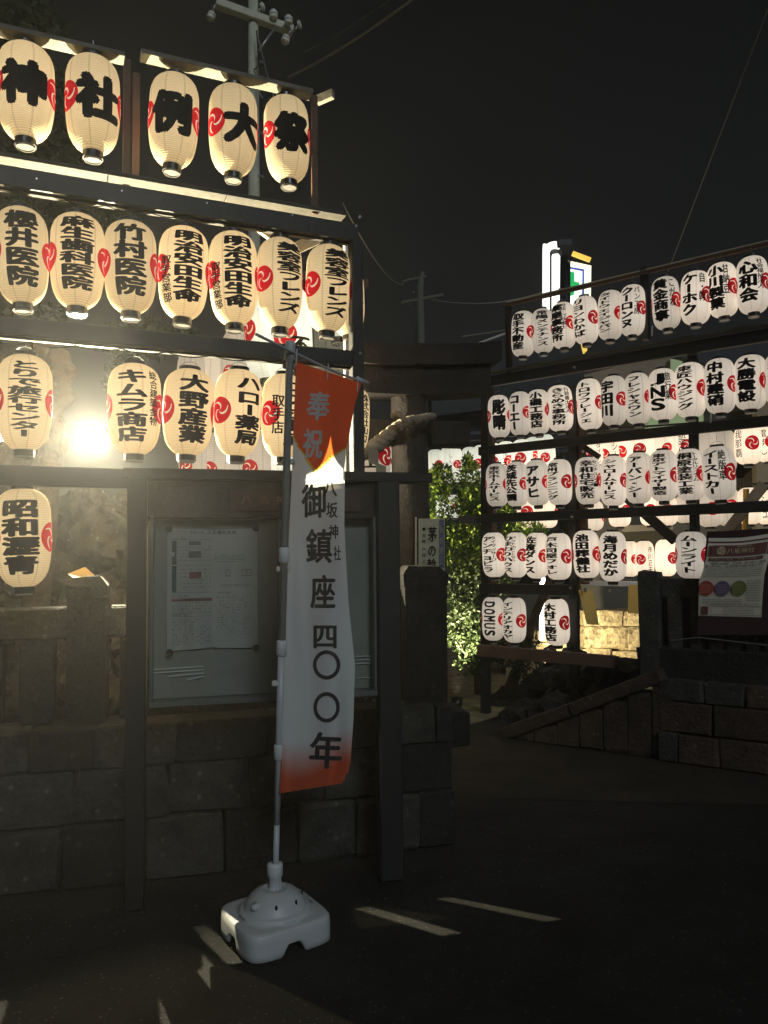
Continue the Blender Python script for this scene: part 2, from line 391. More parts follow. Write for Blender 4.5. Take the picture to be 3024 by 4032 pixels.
def lantern(line, cx, cy0, cy1, wpx, main, a, small=None, kind='L', paper=None, label='', group='', off=0.0, tz=(.16, .84), tw=.62,
            crests=(78, -78), sa=None, stz=(.3, .85), stw=.24, hanger=True, depth=None, red=None, bold=.03, rotate=False, ring=True, wire_to=.05):
    """cx, cy0, cy1, wpx: where and how large the paper body shows; a: how far round (degrees) the lettering is turned"""
    cy = (cy0 + cy1) / 2
    c = line.hit(cx, cy, off) if depth is None else P(cx, cy, depth)
    d = (CAMR.transposed() @ (c - CAMP)).z * -1
    wd = wpx * d / F; ht = (cy1 - cy0) * d / F
    # a body seen from below shows its lower dome too: take a little off the height
    el = abs(c.z - 1.6) / d; ht = max(ht - .35 * wd * el * .6, ht * .85)
    base = Vector((c.x, c.y, c.z - ht / 2))
    rz = math.atan2(-c.x, c.y)
    o = empty('paper_lantern', label, 'paper lantern', base, rz, group); o.rotation_euler = (R(random.uniform(-1.5, 1.5)), R(random.uniform(-2.2, 2.2)), rz)
    paper = paper or (PAPER_L if kind == 'L' else PAPER_R)
    s = link('paper_shade', shade_mesh(kind, paper)); s.parent = o; s.scale = (wd, wd, ht); s.rotation_euler = (0, 0, random.uniform(0, 6))
    if ring:
        b = link('bottom_ring', ring_mesh('ring_b', 1, 1, RING)); b.parent = o; b.scale = (wd * .19, wd * .19, ht * .07); b.location = (0, 0, -ht * .062)
        t = link('top_ring', ring_mesh('ring_b', 1, 1, RING)); t.parent = o; t.scale = (wd * .215, wd * .215, ht * .05); t.location = (0, 0, ht * .985)
        cp = link('bottom_cap', ring_mesh('cap_b', 1, 1, CAPW)); cp.parent = o; cp.scale = (wd * .165, wd * .165, ht * .02); cp.location = (0, 0, -ht * .08)
    if hanger:
        mb = MB(); pts = []
        for i in range(13):
            q = PI * i / 12; pts.append((-math.cos(q) * wd * .2, 0, ht * 1.0 + math.sin(q) * (ht * .1)))
        mb.tube(pts, .0016, 4); mb.tube([(0, 0, ht * 1.1), (0.004, 0, ht * 1.1 + wire_to * .5), (0, 0, ht * 1.1 + wire_to)], .0018, 4)
        h = link('hanger_wire', mesh('hanger_wire', mb.v, mb.f), WIRE); h.parent = o
    def wrap(x, y, lift):
        u = min(max(y / ht, .0), 1.0); r_ = prof_r(kind, u) * wd + lift; ph = x / (wd * .5)
        return (r_ * math.sin(ph), -r_ * math.cos(ph), y)
    mb = MB()
    if main:
        x0 = R(a) * wd * .5; n = len(main)
        if rotate:
            it = column(main, 0, ht * tz[1], ht * tz[0], wd * tw, bold)
            for ch, qx, qy, w_, h_, bo, cu in it:
                V, Fs = glyph(ch, bo, cu); mb.add([wrap(x0 + y * w_, qy - x * h_ * .9, .0022) for x, y in V], [f[::-1] for f in Fs][::1])
        else:
            text_verts(mb, column(main, x0, ht * tz[1], ht * tz[0], wd * tw, bold, (9, 7) if n < 3 else ((7, 4) if n < 6 else (6, 2))), lambda x, y: wrap(x, y, .0022))
    if small:
        x1 = R(sa) * wd * .5
        text_verts(mb, column(small, x1, ht * stz[1], ht * stz[0], wd * stw, .02, (3, 3)), lambda x, y: wrap(x, y, .0030))
    if mb.v:
        l = link('lettering', mesh('lettering', mb.v, mb.f), INK); l.parent = o
    red = red or (CRED if kind == 'L' else CREDR)
    for ca in crests:
        aa = a + ca
        if not -112 < aa < 112: continue
        Rr = wd * .285; x0 = R(aa) * wd * .5; z0 = ht * .5; mb = MB(); vs = [wrap(x0, z0, .0012)]; fs = []
        NR, NA = 6, 28
        for i in range(1, NR + 1):
            for k in range(NA):
                q = 2 * PI * k / NA; vs.append(wrap(x0 + Rr * i / NR * math.cos(q), z0 + Rr * i / NR * math.sin(q), .0012))
        for k in range(NA): fs.append((0, 1 + k, 1 + (k + 1) % NA))
        for i in range(NR - 1):
            for k in range(NA): fs.append((1 + i * NA + k, 1 + (i + 1) * NA + k, 1 + (i + 1) * NA + (k + 1) % NA, 1 + i * NA + (k + 1) % NA))
        mb.add(vs, fs); nred = len(mb.f)
        for j in range(3):
            vs = []; fs = []; N = 12
            for i in range(N + 1):
                t_ = i / N; rr = Rr * (.06 + .74 * t_); th = 2 * PI * j / 3 + .5 + 2.0 * t_; wv = Rr * (.035 + .07 * math.sin(PI * min(1, t_ * 1.1)))
                for sgn in (-1, 1):
                    vs.append(wrap(x0 + (rr + sgn * wv) * math.cos(th + sgn * 0), z0 + (rr + sgn * wv) * math.sin(th), .0024))
            for i in range(N): fs.append((2 * i, 2 * i + 1, 2 * i + 3, 2 * i + 2))
            mb.add(vs, fs)
        me = mesh('crest', mb.v, mb.f); me.materials.append(red); me.materials.append(CWHT)
        me.polygons.foreach_set('material_index', [0] * nred + [1] * (len(mb.f) - nred))
        cr = link('crest', me); cr.parent = o
    LANT.append(o); return o

def asn(x): return math.degrees(math.asin(max(-.96, min(.96, x))))
ORD = ['first', 'second', 'third', 'fourth', 'fifth', 'sixth', 'seventh', 'eighth', 'ninth', 'tenth', 'eleventh', 'twelfth', 'thirteenth']
NUM = ['no', 'one', 'two', 'three', 'four', 'five', 'six', 'seven', 'eight', 'nine', 'ten', 'eleven', 'twelve']

# ================================================================== SETTING
def sheet(name, pts, z, m, kind='structure'):
    me = mesh(name, [(p[0], p[1], z) for p in pts], [tuple(range(len(pts)))]); o = link(name, me, m); prop(o, kind=kind); return o
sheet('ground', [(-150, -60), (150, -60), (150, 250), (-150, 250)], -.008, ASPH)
# browner ground colour beyond a straight edge across the asphalt, in front of the entrance and the right wall
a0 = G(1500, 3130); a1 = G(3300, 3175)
sheet('far_ground', [a0, a1, RW.at(5.0), RW.at(-3.5), (-.4, 9.5), (.3, 4.5)], -.004, BROWNG)
sheet('shrine_ground', [(.45, 7.0), (1.5, 8.2), (14, 1), (40, 20), (40, 60), (-40, 60), (-40, 3), (-2.2, 4.1), (.28, 4.75)], 0.0, DIRT)

def wall_line(L, t0, t1, courses, name, label, off, thick, mats, group=None, t_sl=None):
    root = empty(name, label, 'stone wall', L.at(t0, 0, 0))
    z = 0
    core = MB(); core.bar(L.at(t0, sum(c for c in courses) * .48, -thick * .75), L.at(t1, sum(courses) * .48, -thick * .75), thick * .6, sum(courses) * .93)
    core.build('wall_core', STONED, root)
    for ci, h in enumerate(courses):
        t = t0 - (0 if ci % 2 else .12)
        while t < t1 - .05:
            lw = random.uniform(.26, .48); e_ = min(t + lw, t1)
            s0 = max(t, t0)
            if e_ - s0 > .06:
                j = random.uniform(-.012, .012)
                block('stone', random.choice(mats[ci % len(mats)]), L.at((s0 + e_) / 2, z + h / 2, -thick / 2 + j + (.0 if ci else .03)), (e_ - s0 - .008, thick, h - .007), L.ang, root)
            t = e_
        z += h
    return root
wall_line(LW, -2.0, 2.36, [.30, .26, .21], 'stone_wall', 'dark stone retaining wall behind the notice board posts', 0, .3, [[STONED, STONE], [STONED, STONE], [STONE, STONED]])
# right wall: t grows towards the camera and right
wall_line(RW, 1.25, 4.4, [.22, .24, .16], 'stone_wall', 'weathered stone retaining wall under the right lantern rack', 0, .32,
          [[STONEB, STONEB, STONE], [STONEB, STONEB, STONE], [STONE, STONEB]])
# low wedge of stones under the sloping kerb
t = .0
kerb = empty('stone_ramp_wall', 'low stone wall with a sloping coping that rises to the right wall', 'stone wall', RW.at(0))
while t < 1.22:
    h = .04 + .52 * (t + .1) / 1.25
    block('stone', random.choice([STONEB, STONE]), RW.at(t + .1, h / 2, -.16), (.196, .3, h), RW.ang, kerb); t += .2
mb = MB(); mb.bar(RW.at(-.12, .02, -.14), RW.at(.52, .30, -.14), .34, .10); mb.build('coping_stone', STONEB, kerb)
mb = MB(); mb.bar(RW.at(.54, .31, -.14), RW.at(1.28, .65, -.14), .34, .10); mb.build('coping_stone', STONEB, kerb)
# dark planting rocks beside the right rack post
for i, (px, py, d, s) in enumerate([(2035, 2790, 8.3, .55), (2150, 2760, 8.2, .75), (2290, 2730, 7.7, .7), (2060, 2850, 7.4, .45), (2190, 2820, 7.2, .5), (2400, 2690, 7.3, .65), (2250, 2650, 8.6, .6)]):
    o = link('boulder', boulder_mesh(20 + i), STONED); o.location = P(px, py, d); o.scale = (s, s * .8, s * .8)
    prop(o, ['low dark boulder left of the right rack', 'large dark boulder behind the brown plank', 'dark boulder above the sloping coping', 'small dark boulder by the rack post foot', 'dark boulder behind the ramp wall', 'dark boulder right of the plank end', 'dark boulder in front of the leaning trunk'][i], 'boulder', 'dark boulders behind the sloping coping')

# entrance step stone
o = block('step_stone', STONED, P(1765, 2850, 4.75), (.16, .4, .20), .2); prop(o, 'low dark stone block beside the foot of the signboard', 'stone block')

# loose pebbles and leaf litter on the asphalt
mb = MB(); rn = random.Random(5)
for i in range(520):
    x, y = rn.uniform(-3, 4), rn.uniform(1.9, 6.5); r_ = rn.uniform(.0015, .006)
    if rn.random() < .4: y = 4.0 + .28 * x - rn.random() ** 2 * .5
    pts = [(x + r_ * math.cos(a) * rn.uniform(.7, 1.2), y + r_ * math.sin(a) * rn.uniform(.7, 1.2), -.003) for a in (0, 1.57, 3.14, 4.71)]
    mb.add(pts + [(x, y, -.003 + r_ * .8)], [(0, 1, 4), (1, 2, 4), (2, 3, 4), (3, 0, 4)])
prop(mb.build('gravel', mat('pebble', (.16, .15, .13), .8)), kind='stuff')

# ================================================================== LEFT: torii
t_root = empty('torii_gate', 'dark stone torii gate with a straw rope, right of the white flag', 'torii gate', P(1622, 3300, 4.75))
TL = Line((P(1622, 2000, 4.85).x, P(1622, 2000, 4.85).y), (P(1622, 2000, 4.85).x + .97, P(1622, 2000, 4.85).y + .24))
dt = 4.85
pc = P(1625, 2000, dt)
mb = MB(); mb.tube([(pc.x, pc.y, 0), (pc.x - .005, pc.y, 1.2), (pc.x - .02, pc.y, 2.85)], [.135, .125, .112], 20); mb.build('column', TORII, t_root, True)
def curved_beam(x0, x1, zf, hf, dep, n=24):
    vs = []; fs = []
    for i in range(n + 1):
        t_ = x0 + (x1 - x0) * i / n
        for k, (oo, top) in enumerate(((-dep / 2, 0), (dep / 2, 0), (dep / 2, 1), (-dep / 2, 1))):
            vs.append(TL.at(t_, zf(t_) + (hf(t_) if top else 0), oo))
    for i in range(n):
        for k in range(4): fs.append((i * 4 + k, i * 4 + (k + 1) % 4, (i + 1) * 4 + (k + 1) % 4, (i + 1) * 4 + k))
    fs.append((0, 1, 2, 3)); fs.append(tuple(n * 4 + k for k in (3, 2, 1, 0)))
    return vs, fs
sori = lambda t: .035 * max(0, (abs(t + .10) - .1)) ** 2 * 4.0 + (.012 if t > 0 else 0)
mb = MB(); mb.add(*curved_beam(-.36, .50, lambda t: 2.60 + sori(t), lambda t: .17, .24)); mb.build('lintel', TORII, t_root)
mb = MB(); mb.add(*curved_beam(-.40, .56, lambda t: 2.773 + sori(t) * 1.1, lambda t: .13, .32)); mb.build('top_lintel', TORII, t_root)
mb = MB(); mb.bar(TL.at(.115, 2.375), TL.at(.375, 2.375), .15, .16); mb.build('tie_beam', TORII, t_root)
mb = MB(); mb.bar(TL.at(-.34, 2.375), TL.at(-.12, 2.375), .13, .16); mb.build('tie_beam', TORII, t_root)
mb = MB(); mb.bbox((pc.x, pc.y, .16), (.36, .36, .33), TL.ang, .03); mb.build('plinth', STONED, t_root)
# straw rope: two twisted strands wound in front of the column
rp_root = empty('straw_rope', 'thick twisted straw rope tied round the torii column', 'rope', P(1500, 1760, 4.6))
path_px = [(1330, 1905, 4.55, .052), (1400, 1800, 4.57, .050), (1470, 1764, 4.6, .046), (1520, 1722, 4.62, .041), (1570, 1680, 4.63, .035), (1605, 1658, 4.64, .027), (1650, 1648, 4.66, .023), (1690, 1640, 4.70, .021), (1708, 1640, 4.74, .019)]
def catm(ps, n):
    out = []
    for i in range(len(ps) - 1):
        p0 = ps[max(i - 1, 0)]; p1 = ps[i]; p2 = ps[i + 1]; p3 = ps[min(i + 2, len(ps) - 1)]
        for k in range(n):
            t = k / n
            out.append([.5 * ((2 * b) + (-a + c) * t + (2 * a - 5 * b + 4 * c - d) * t * t + (-a + 3 * b - 3 * c + d) * t ** 3) for a, b, c, d in zip(p0, p1, p2, p3)])
    out.append(list(ps[-1])); return out
rows = catm([[*P(a, b, c), r_] for a, b, c, r_ in path_px], 12)
for j in range(3):
    pts = []; rr = []
    for i, q in enumerate(rows):
        p = Vector(q[:3]); d = (Vector(rows[min(i + 1, len(rows) - 1)][:3]) - Vector(rows[max(i - 1, 0)][:3])).normalized()
        u = d.cross(Vector((0, 0, 1))).normalized(); v = d.cross(u); th = i * .42 + j * 2 * PI / 3
        pts.append(p + (u * math.cos(th) + v * math.sin(th)) * q[3] * .52); rr.append(q[3] * .62)
    mb = MB(); mb.tube(pts, rr, 10); mb.build('strand', ROPEM, rp_root, True)
mb = MB(); lp = [P(1545, 1640, 4.56), P(1562, 1628, 4.53), P(1582, 1640, 4.51), P(1598, 1668, 4.52), P(1612, 1685, 4.57)]
mb.tube(catm([list(p) for p in lp], 6), .016, 8); mb.build('tie_cord', ROPEM, rp_root, True)
# folded white paper streamers under the rope
mb = MB()
for (px, py) in ((1450, 1760),):
    a = P(px, py, 4.5); u = Vector((.06, .02, 0))
    z = [0, -.09, -.09, -.18, -.18, -.30]; sh = [0, 0, .045, .045, .01, .01]
    for k in range(0, 6, 2):
        b = a + u * (sh[k] * 16)
        mb.add([b + Vector((0, 0, z[k])), b + u + Vector((0, .0, z[k] - .02)), b + u * .8 + Vector((.01, .01, z[k + 1] - .02)), b + Vector((.0, .01, z[k + 1]))], [(0, 1, 2, 3)])
thing('paper_streamer', mat('streamer_paper', (.30, .28, .22), .8, trans=.3), mb, 'folded paper streamer hanging from the straw rope', 'paper streamer')

# ================================================================== LEFT RACK
lr = empty('lantern_rack', 'tall black steel rack of four rows of cream lanterns on the left', 'lantern rack', LF.at(0))
def rbeam(L, z0, z1, t0, t1, th, root, name='beam', m=BEAM, off=0.0):
    mb = MB(); mb.bar(L.at(t0, (z0 + z1) / 2, off), L.at(t1, (z0 + z1) / 2, off), th, z1 - z0); return mb.build(name, m, root)
def zt(L, px, py, off=0.0):
    p = L.hit(px, py, off); return p.z, L.t(p)
bz = []
for (px, ya, yb, x1) in ((0, 654, 733, 1407), (0, 1247, 1318, 1392), (0, 1832, 1912, 1425)):
    za = zt(LF, px, ya)[0]; zb = zt(LF, px, yb)[0]; t1 = zt(LF, x1, (ya + yb) / 2 + 250)[1]
    bz.append((zb, za)); rbeam(LF, zb, za, -1.2, t1, .05, lr)
t_end = zt(LF, 1425, 1300)[1]; t_e0 = zt(LF, 1378, 1300)[1]
# thin bare-wood battens the lantern wires hang from, lit from below
for i, (zb, za) in enumerate(bz[:2]):
    rbeam(LF, zb - .012, zb - .002, -1.2, t_e0, .03, lr, 'batten', WOODP, -.02)
# plank along the top of the upper beam, its underside showing
z_pl = zt(LF, 0, 646)[0]
for (xa, xb) in ((-400, 424), (427, 893), (896, 1362)):
    ta = zt(LF, xa, 640 + (xa * .137))[1]; tb = zt(LF, xb, 640 + xb * .137)[1]
    mb = MB(); mb.bar(LF.at(ta, bz[0][1] + .056, -.04), LF.at(tb, bz[0][1] + .056, -.04), .10, .022); mb.build('plank', WOODP, lr)
# main end post and upper thin posts
mb = MB(); mb.bbox(LF.at((t_end + t_e0) / 2, (bz[0][0] + 1.92) / 2), ((t_end - t_e0) * .92, .07, bz[0][0] - 1.92 + .02), LF.ang, .006); mb.build('post', BEAM, lr)
t_lg = zt(LF, 1562, 2300)[1]; mb = MB(); mb.bbox(LF.at(t_lg, .975, -.03), (.05, .05, 1.95), LF.ang, .006); mb.build('post', BEAM, lr)
mb = MB(); mb.bbox(LF.at(-1.1, 2.1), (.07, .07, 4.2), LF.ang, .006); mb.build('post', BEAM, lr)
# top boards: underside visible, carried by thin wooden uprights
def ztop(px, py): return zt(LF, px, py)
for (xa, ya, xb, yb, nm) in ((-300, 78, 492, 219, 0), (556, 232, 1235, 364, 1)):
    z1, ta = ztop(xa, ya + (0 if nm else 0)); z2, tb = ztop(xb, yb)
    mb = MB(); mb.bar(LF.at(ta, z2 + .012, -.045), LF.at(tb, z2 + .012, -.045), .085, .024); mb.build('top_board', WOODT, lr)
    mb = MB(); mb.bar(LF.at(ta, z2 + .035, -.07), LF.at(tb, z2 + .035, -.07), .03, .02); mb.build('top_rail', DKWOOD, lr)
ztb = ztop(1235, 364)[0]; zta = z_pl
for px, yy, off in ((499, 430, -.08), (536, 500, -.18), (1238, 560, -.02)):
    z_, t_ = zt(LF, px, yy, off); mb = MB(); mb.bbox(LF.at(t_, (ztb + zta) / 2 + .01, off), (.035, .022, ztb - zta - .03), LF.ang, .003); mb.build('upright', WOODD, lr)
for px, yy in ((1245, 365),):
    z_, t_ = zt(LF, 1290, 362); mb = MB(); mb.bar(LF.at(t_ - .03, z_, -.1), LF.at(t_ + .04, z_ + .01, -.02), .03, .05); mb.build('bracket', WOOD, lr)
# bolts
for (px, py) in ((1418, 1391), (1402, 890), (1417, 853)):
    z_, t_ = zt(LF, px, py, .04); mb = MB(); mb.tube([LF.at(t_, z_, .03), LF.at(t_, z_, .045)], .007, 8); mb.build('bolt', STEEL, lr)
# wooden braces going back from the corner post
mb = MB(); mb.bar(LF.hit(1010, 885, -.35), LF.hit(1135, 975, -.35), .03, .06); mb.build('brace', WOOD, lr)
mb = MB(); mb.bar(LF.hit(1150, 985, -.3), LF.hit(1345, 895, -.3), .03, .065); mb.build('brace', WOOD, lr)
mb = MB(); mb.bar(LF.hit(1365, 905, -.25), LF.hit(1368, 1880, -.25), .035, .035); mb.build('back_post', WHITED, lr)

for k, (x0, y0, x1, y1, nn) in enumerate(((-60, 742, 1370, 935, 9), (-60, 1330, 1370, 1436, 8))):
    pts = []
    for i in range(nn * 8 + 1):
        t_ = i / (nn * 8); p = LF.hit(x0 + (x1 - x0) * t_, y0 + (y1 - y0) * t_, .0); p.z -= .018 * abs(math.sin(t_ * nn * PI)) + .004; pts.append(p)
    mb = MB(); mb.tube(pts, .0035, 5); mb.build('lamp_cable', RING, lr)
for k in range(16):
    z_, t_ = zt(LF, 60 + k * 84, 690 + k * 12, .03); mb = MB(); mb.tube([LF.at(t_, z_, .024), LF.at(t_, z_, .030)], .004, 6)
    if k % 4 == 1: mb.build('bolt', STEEL, lr)
# lantern lists: cx, width, top, bottom, text, turn, small text, small turn
grpL = 'cream lanterns on the left rack'
top = [(104, 209, 166, 572, '神', -4, 'big bold character for god'), (368, 203, 221, 622, '社', 14, 'big bold character for shrine'),
       (678, 190, 288, 672, '例', -3, 'big bold dense three-part character'), (918, 188, 337, 704, '大', 27, 'big open character meaning large'),
       (1136, 176, 378, 731, '祭', 17, 'big bold character for festival')]
for i, (cx, wp, y0, y1, tx, a, ds) in enumerate(top):
    lantern(LF, cx, y0, y1, wp, tx, a, label='%s lantern in the left rack top row, %s' % (ORD[i], ds), group=grpL,
            tz=(.25, .70), tw=.84, crests=(78, -78), off=-.05, bold=.062, hanger=True)
r2 = [(94, 196, 814, 1212, '櫻井医院', 0, None, 0), (306, 202, 837, 1226, '麻生歯科医院', -1, None, 0), (516, 198, 869, 1244, '竹村医院', 0, None, 0),
      (718, 191, 891, 1267, '明治安田生命', 13, '取手営業部', -42), (923, 187, 912, 1290, '明治安田生命', 13, '取手営業部', -45),
      (1101, 176, 937, 1304, '美容室フレンズ', 30, None, 0), (1285, 173, 964, 1317, '美容室フレンズ', 28, None, 0)]
d2 = ['four large characters, first dense', 'six black characters and its lower ring lit up', 'four characters beginning with a light bamboo one',
      'six characters, left of its twin', 'six characters, right of its twin',
      'seven characters and a large crest on its left', 'seven characters, beside the end post']
for i, (cx, wp, y0, y1, tx, a, sm, sa) in enumerate(r2):
    lantern(LF, cx, y0, y1, wp, tx, a, small=sm, sa=sa, label='%s lantern in left rack second row, %s' % (ORD[i], d2[i]), group=grpL,
            tz=(.13, .90), tw=.64, off=-.05, stz=(.12, .62), stw=.26, paper=PAPER_L, bold=.042)
r3 = [(97, 200, 1396, 1780, 'とりで旅行センター', 0, None, 0, 'nine stacked characters, beside the glaring lamp'), (530, 202, 1432, 1797, 'キムラ商店', -6, '総合建築金物', 44, 'five characters, right of the floodlight'),
      (735, 193, 1452, 1799, '大野産業', 14, None, 0, 'four characters between two crests'), (930, 182, 1455, 1803, 'ハロー薬局', 30, None, 0, 'five characters and a large crest on its left'),
      (1110, 170, 1473, 1808, 'エスポ薬局', 38, '取手店', -14, 'its right side hidden by the flag pole')]
for i, (cx, wp, y0, y1, tx, a, sm, sa, ds) in enumerate(r3):
    lantern(LF, cx, y0, y1, wp, tx, a, small=sm, sa=sa, label='%s lantern in left rack third row, %s' % (ORD[i], ds), group=grpL,
            tz=(.12, .90) if len(tx) > 5 else (.12, .90), tw=.62, off=-.05, bold=.040, stz=(.30, .90) if i == 1 else (.25, .72), stw=.20 if i == 1 else .3)
lantern(LF, 98, 1925, 2312, 205, '昭和瀝青', -6, label='lone low lantern with four bold characters at the left edge below the floodlight', group=grpL, tz=(.13, .88), tw=.68, off=-.03, crests=(76, -76), bold=.045)
lantern(LF, 1372, 1050, 1330, 132, '鶴ヶ岡接骨院', 44, label='upper of the two lanterns half hidden by the left rack end post', group=grpL, off=-.25, tz=(.15, .88), tw=.4)
lantern(LF, 1390, 1525, 1790, 124, '株式会社山口', 44, label='lower of the two lanterns half hidden by the left rack end post', group=grpL, off=-.3, tz=(.15, .88), tw=.4)
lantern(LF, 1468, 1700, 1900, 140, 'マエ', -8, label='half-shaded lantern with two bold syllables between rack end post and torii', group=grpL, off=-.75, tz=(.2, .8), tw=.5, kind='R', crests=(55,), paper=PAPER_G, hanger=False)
lantern(LF, 1552, 1760, 1880, 60, '', 0, label='small white lantern sliver just left of the torii column', group=grpL, off=-1.0, kind='R', crests=(0,), paper=PAPER_B, hanger=False)

# background lanterns behind the left rack
grpB = 'white lanterns hanging behind the left rack'
BL = Line(tuple(P(700, 1600, 5.4))[:2], tuple(P(1400, 1600, 5.9))[:2])
bgl = [(745, 115, 1370, 1700, 5.6, '', 30, 'ribbed white lantern behind the fourth character lantern, far left of its stack'), (835, 120, 1340, 1690, 5.7, '', -50, 'ribbed white lantern behind, second of its stack'),
       (925, 110, 1300, 1660, 5.55, '', 40, 'ribbed white lantern behind, third of its stack'), (985, 105, 1290, 1600, 5.8, '', 0, 'ribbed white lantern behind with a round crest facing front'),
       (1055, 170, 1130, 1500, 5.2, '', 0, 'large pale lantern behind the rack, dome under the second beam'), (1150, 175, 1120, 1560, 5.1, '不動', 26, 'large pale lantern behind with one dark character under the beam'),
       (760, 110, 1690, 1990, 5.6, '', 25, 'lower ribbed lantern behind the rack, far left'), (850, 115, 1700, 2010, 5.7, '', 30, 'lower ribbed lantern behind the rack, second'),
       (1010, 120, 1690, 2010, 5.5, '', 35, 'lower ribbed lantern behind with a large red crest'), (930, 110, 1700, 2000, 5.75, '', -60, 'lower ribbed lantern behind the rack, between two others'),
       (1110, 120, 1500, 1900, 5.7, '', 90, 'pale lantern behind the flag pole'), (1330, 150, 1010, 1340, 5.3, '', 110, 'large blank lantern behind, beside the rack end post')]
for cx, wp, y0, y1, d, tx, a, lb in bgl:
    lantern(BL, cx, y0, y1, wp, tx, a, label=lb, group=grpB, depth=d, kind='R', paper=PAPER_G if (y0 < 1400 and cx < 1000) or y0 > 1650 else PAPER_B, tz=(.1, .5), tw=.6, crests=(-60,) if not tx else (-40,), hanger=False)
# pale wall of the hall behind
hall = empty('shrine_hall', 'pale lit wooden hall wall glimpsed behind the left rack', 'building', P(1240, 2300, 6.6))
ha = P(1085, 1600, 6.6); hb = P(1378, 1600, 6.9)
for k in range(6):
    a = ha.lerp(hb, k / 6); b = ha.lerp(hb, (k + 1) / 6 - .01)
    mb = MB(); mb.bar((a.x, a.y, 1.95), (b.x, b.y, 1.95), .04, 3.9); mb.build('wall_panel', CREAM, hall)
mb = MB(); mb.bar((ha.x - .1, ha.y - .1, 3.95), (hb.x + .1, hb.y - .1, 3.95), .5, .08); mb.build('eave', WOODD, hall)
# old gnarled trunk behind the lamp
mb = MB(); pts = [P(150, 1380, 4.9), P(215, 1400, 4.9), P(240, 1480, 4.9), P(232, 1560, 4.9), P(190, 1640, 4.9), P(215, 1740, 4.9), P(190, 1830, 4.9), P(170, 2100, 4.9), P(120, 2600, 4.9)]
rows = catm([list(p) for p in pts], 6)
mb.tube(rows, [.05 + .05 * noise.noise(Vector((i * .31, 0, 0))) + .035 for i in range(len(rows))], 12)
trunk = empty('gnarled_tree', 'twisted old trunk edged with light beside the floodlight', 'tree', P(120, 2600, 4.9)); mb.build('trunk', BARK, trunk, True)
mb = MB(); mb.tube(catm([list(P(*q)) for q in ((190, 1640, 4.9), (245, 1660, 4.88), (250, 1720, 4.85), (236, 1800, 4.85))], 6), .016, 8); mb.build('branch', BARK, trunk, True)

# ------------------------------------------------------------------ floodlights
LAMP = Vector((-1.84, 4.84, 2.33))
def flood(px, py, d, wpx, hpx, label, power, col, m, aim=None):
    c = P(px, py, d); wd = wpx * d / F; h = hpx * d / F
    o = empty('floodlight', label, 'floodlight', c, 0, 'floodlights behind the left rack'); n = (CAMP - c).normalized()
    rz = math.atan2(-n.x, n.y) + PI
    M = Matrix.Rotation(math.atan2(n.x, -n.y) * 1, 3, 'Z')
    mb = MB(); mb.bbox(c - n * .045, (wd * 1.15, .08, h * 1.2), M=M, bev=.01); mb.build('housing', RING, o)
    mb = MB(); mb.bbox(c + n * .002, (wd, .012, h), M=M, bev=.004); mb.build('lens', m, o)
    mb = MB(); mb.bar(c + Vector((0, .05, -h * .6)), c + Vector((0, .05, -h * .6 - .5)), .02, .02); mb.build('bracket', RING, o)
    L = bpy.data.lights.new('flood', 'SPOT'); L.energy = power; L.color = col; L.shadow_soft_size = .007; L.spot_size = R(128); L.spot_blend = .2
    lo = bpy.data.objects.new('flood', L); C.objects.link(lo); lo.location = c + n * .06; dr = Vector((n.x + .18, n.y, .12)); lo.rotation_euler = dr.to_track_quat('-Z', 'Y').to_euler(); return o
flood(357, 1727, 4.84, 104, 86, 'square floodlight glaring white between the second and third lantern rows', 1250, (1, .89, .60), LAMPG)
flood(-22, 1690, 4.5, 110, 92, 'warm floodlight cut by the left edge of the frame', 150, (1, .78, .42), LAMPG)
mb = MB()
for k in range(7):
    mb.add([P(372 + k * 3, 1850 + k * 9, 3.9), P(392 + k, 1846 + k * 9, 3.9), P(394, 1853 + k * 9, 3.93), P(374 + k * 3, 1858 + k * 9, 3.93)], [(0, 1, 2, 3)])
mb.add([P(368, 1850, 3.935), P(388, 1846, 3.935), P(404, 1900, 3.935), P(390, 1916, 3.935), P(372, 1880, 3.935)], [(0, 1, 2, 3, 4)])
thing('paper_tassel', PAPERW, mb, 'small pleated paper tassel hanging under the floodlight', 'paper tassel')
# glowing disc under a lantern in the second row
c = LF.hit(316, 1234, -.05)
mb = MB(); mb.tube([c + Vector((0, 0, .008)), c, c - Vector((0, 0, .012))], [.03, .032, .02], 16)
thing('glow_disc', mat('disc_glow', (1, 1, .9), .3, emit=(1, .95, .75), es=8), mb, 'glowing disc at the base of the second lantern in the second row', 'light bulb')

# ================================================================== ROCKERY AND STONE FENCE
rk = empty('rockery', 'mossy rockery of big rough rocks behind the stone fence', 'rockery', (-1.6, 4.5, 0))
RKM = [boulder_mesh(k, 3) for k in range(6)]
for me in RKM: me.materials.append(ROCK)
for i in range(62):
    px = random.uniform(-160, 660); py = random.uniform(1985, 2750)
    d = 5.1 + (2750 - py) / 760 * .5 + random.uniform(-.05, .05)
    s = random.uniform(.16, .5); o = bpy.data.objects.new('rock', RKM[i % 6]); C.objects.link(o); p = P(px, py, d)
    o.location = p; o.scale = (s, s, s * random.uniform(.6, .9)); o.rotation_euler = (random.uniform(0, 6), random.uniform(0, 6), random.uniform(0, 6)); o.parent = rk
    o.matrix_parent_inverse = parent_inv(rk)
mb = MB(); mb.bbox((-1.85, 5.75, 1.0), (2.6, .2, 2.0), FE.ang, .02); mb.build('earth_core', ROCK, rk)

fence = empty('stone_fence', 'dark stone fence of slabs and rails on the left retaining wall', 'stone fence', FE.at(0))
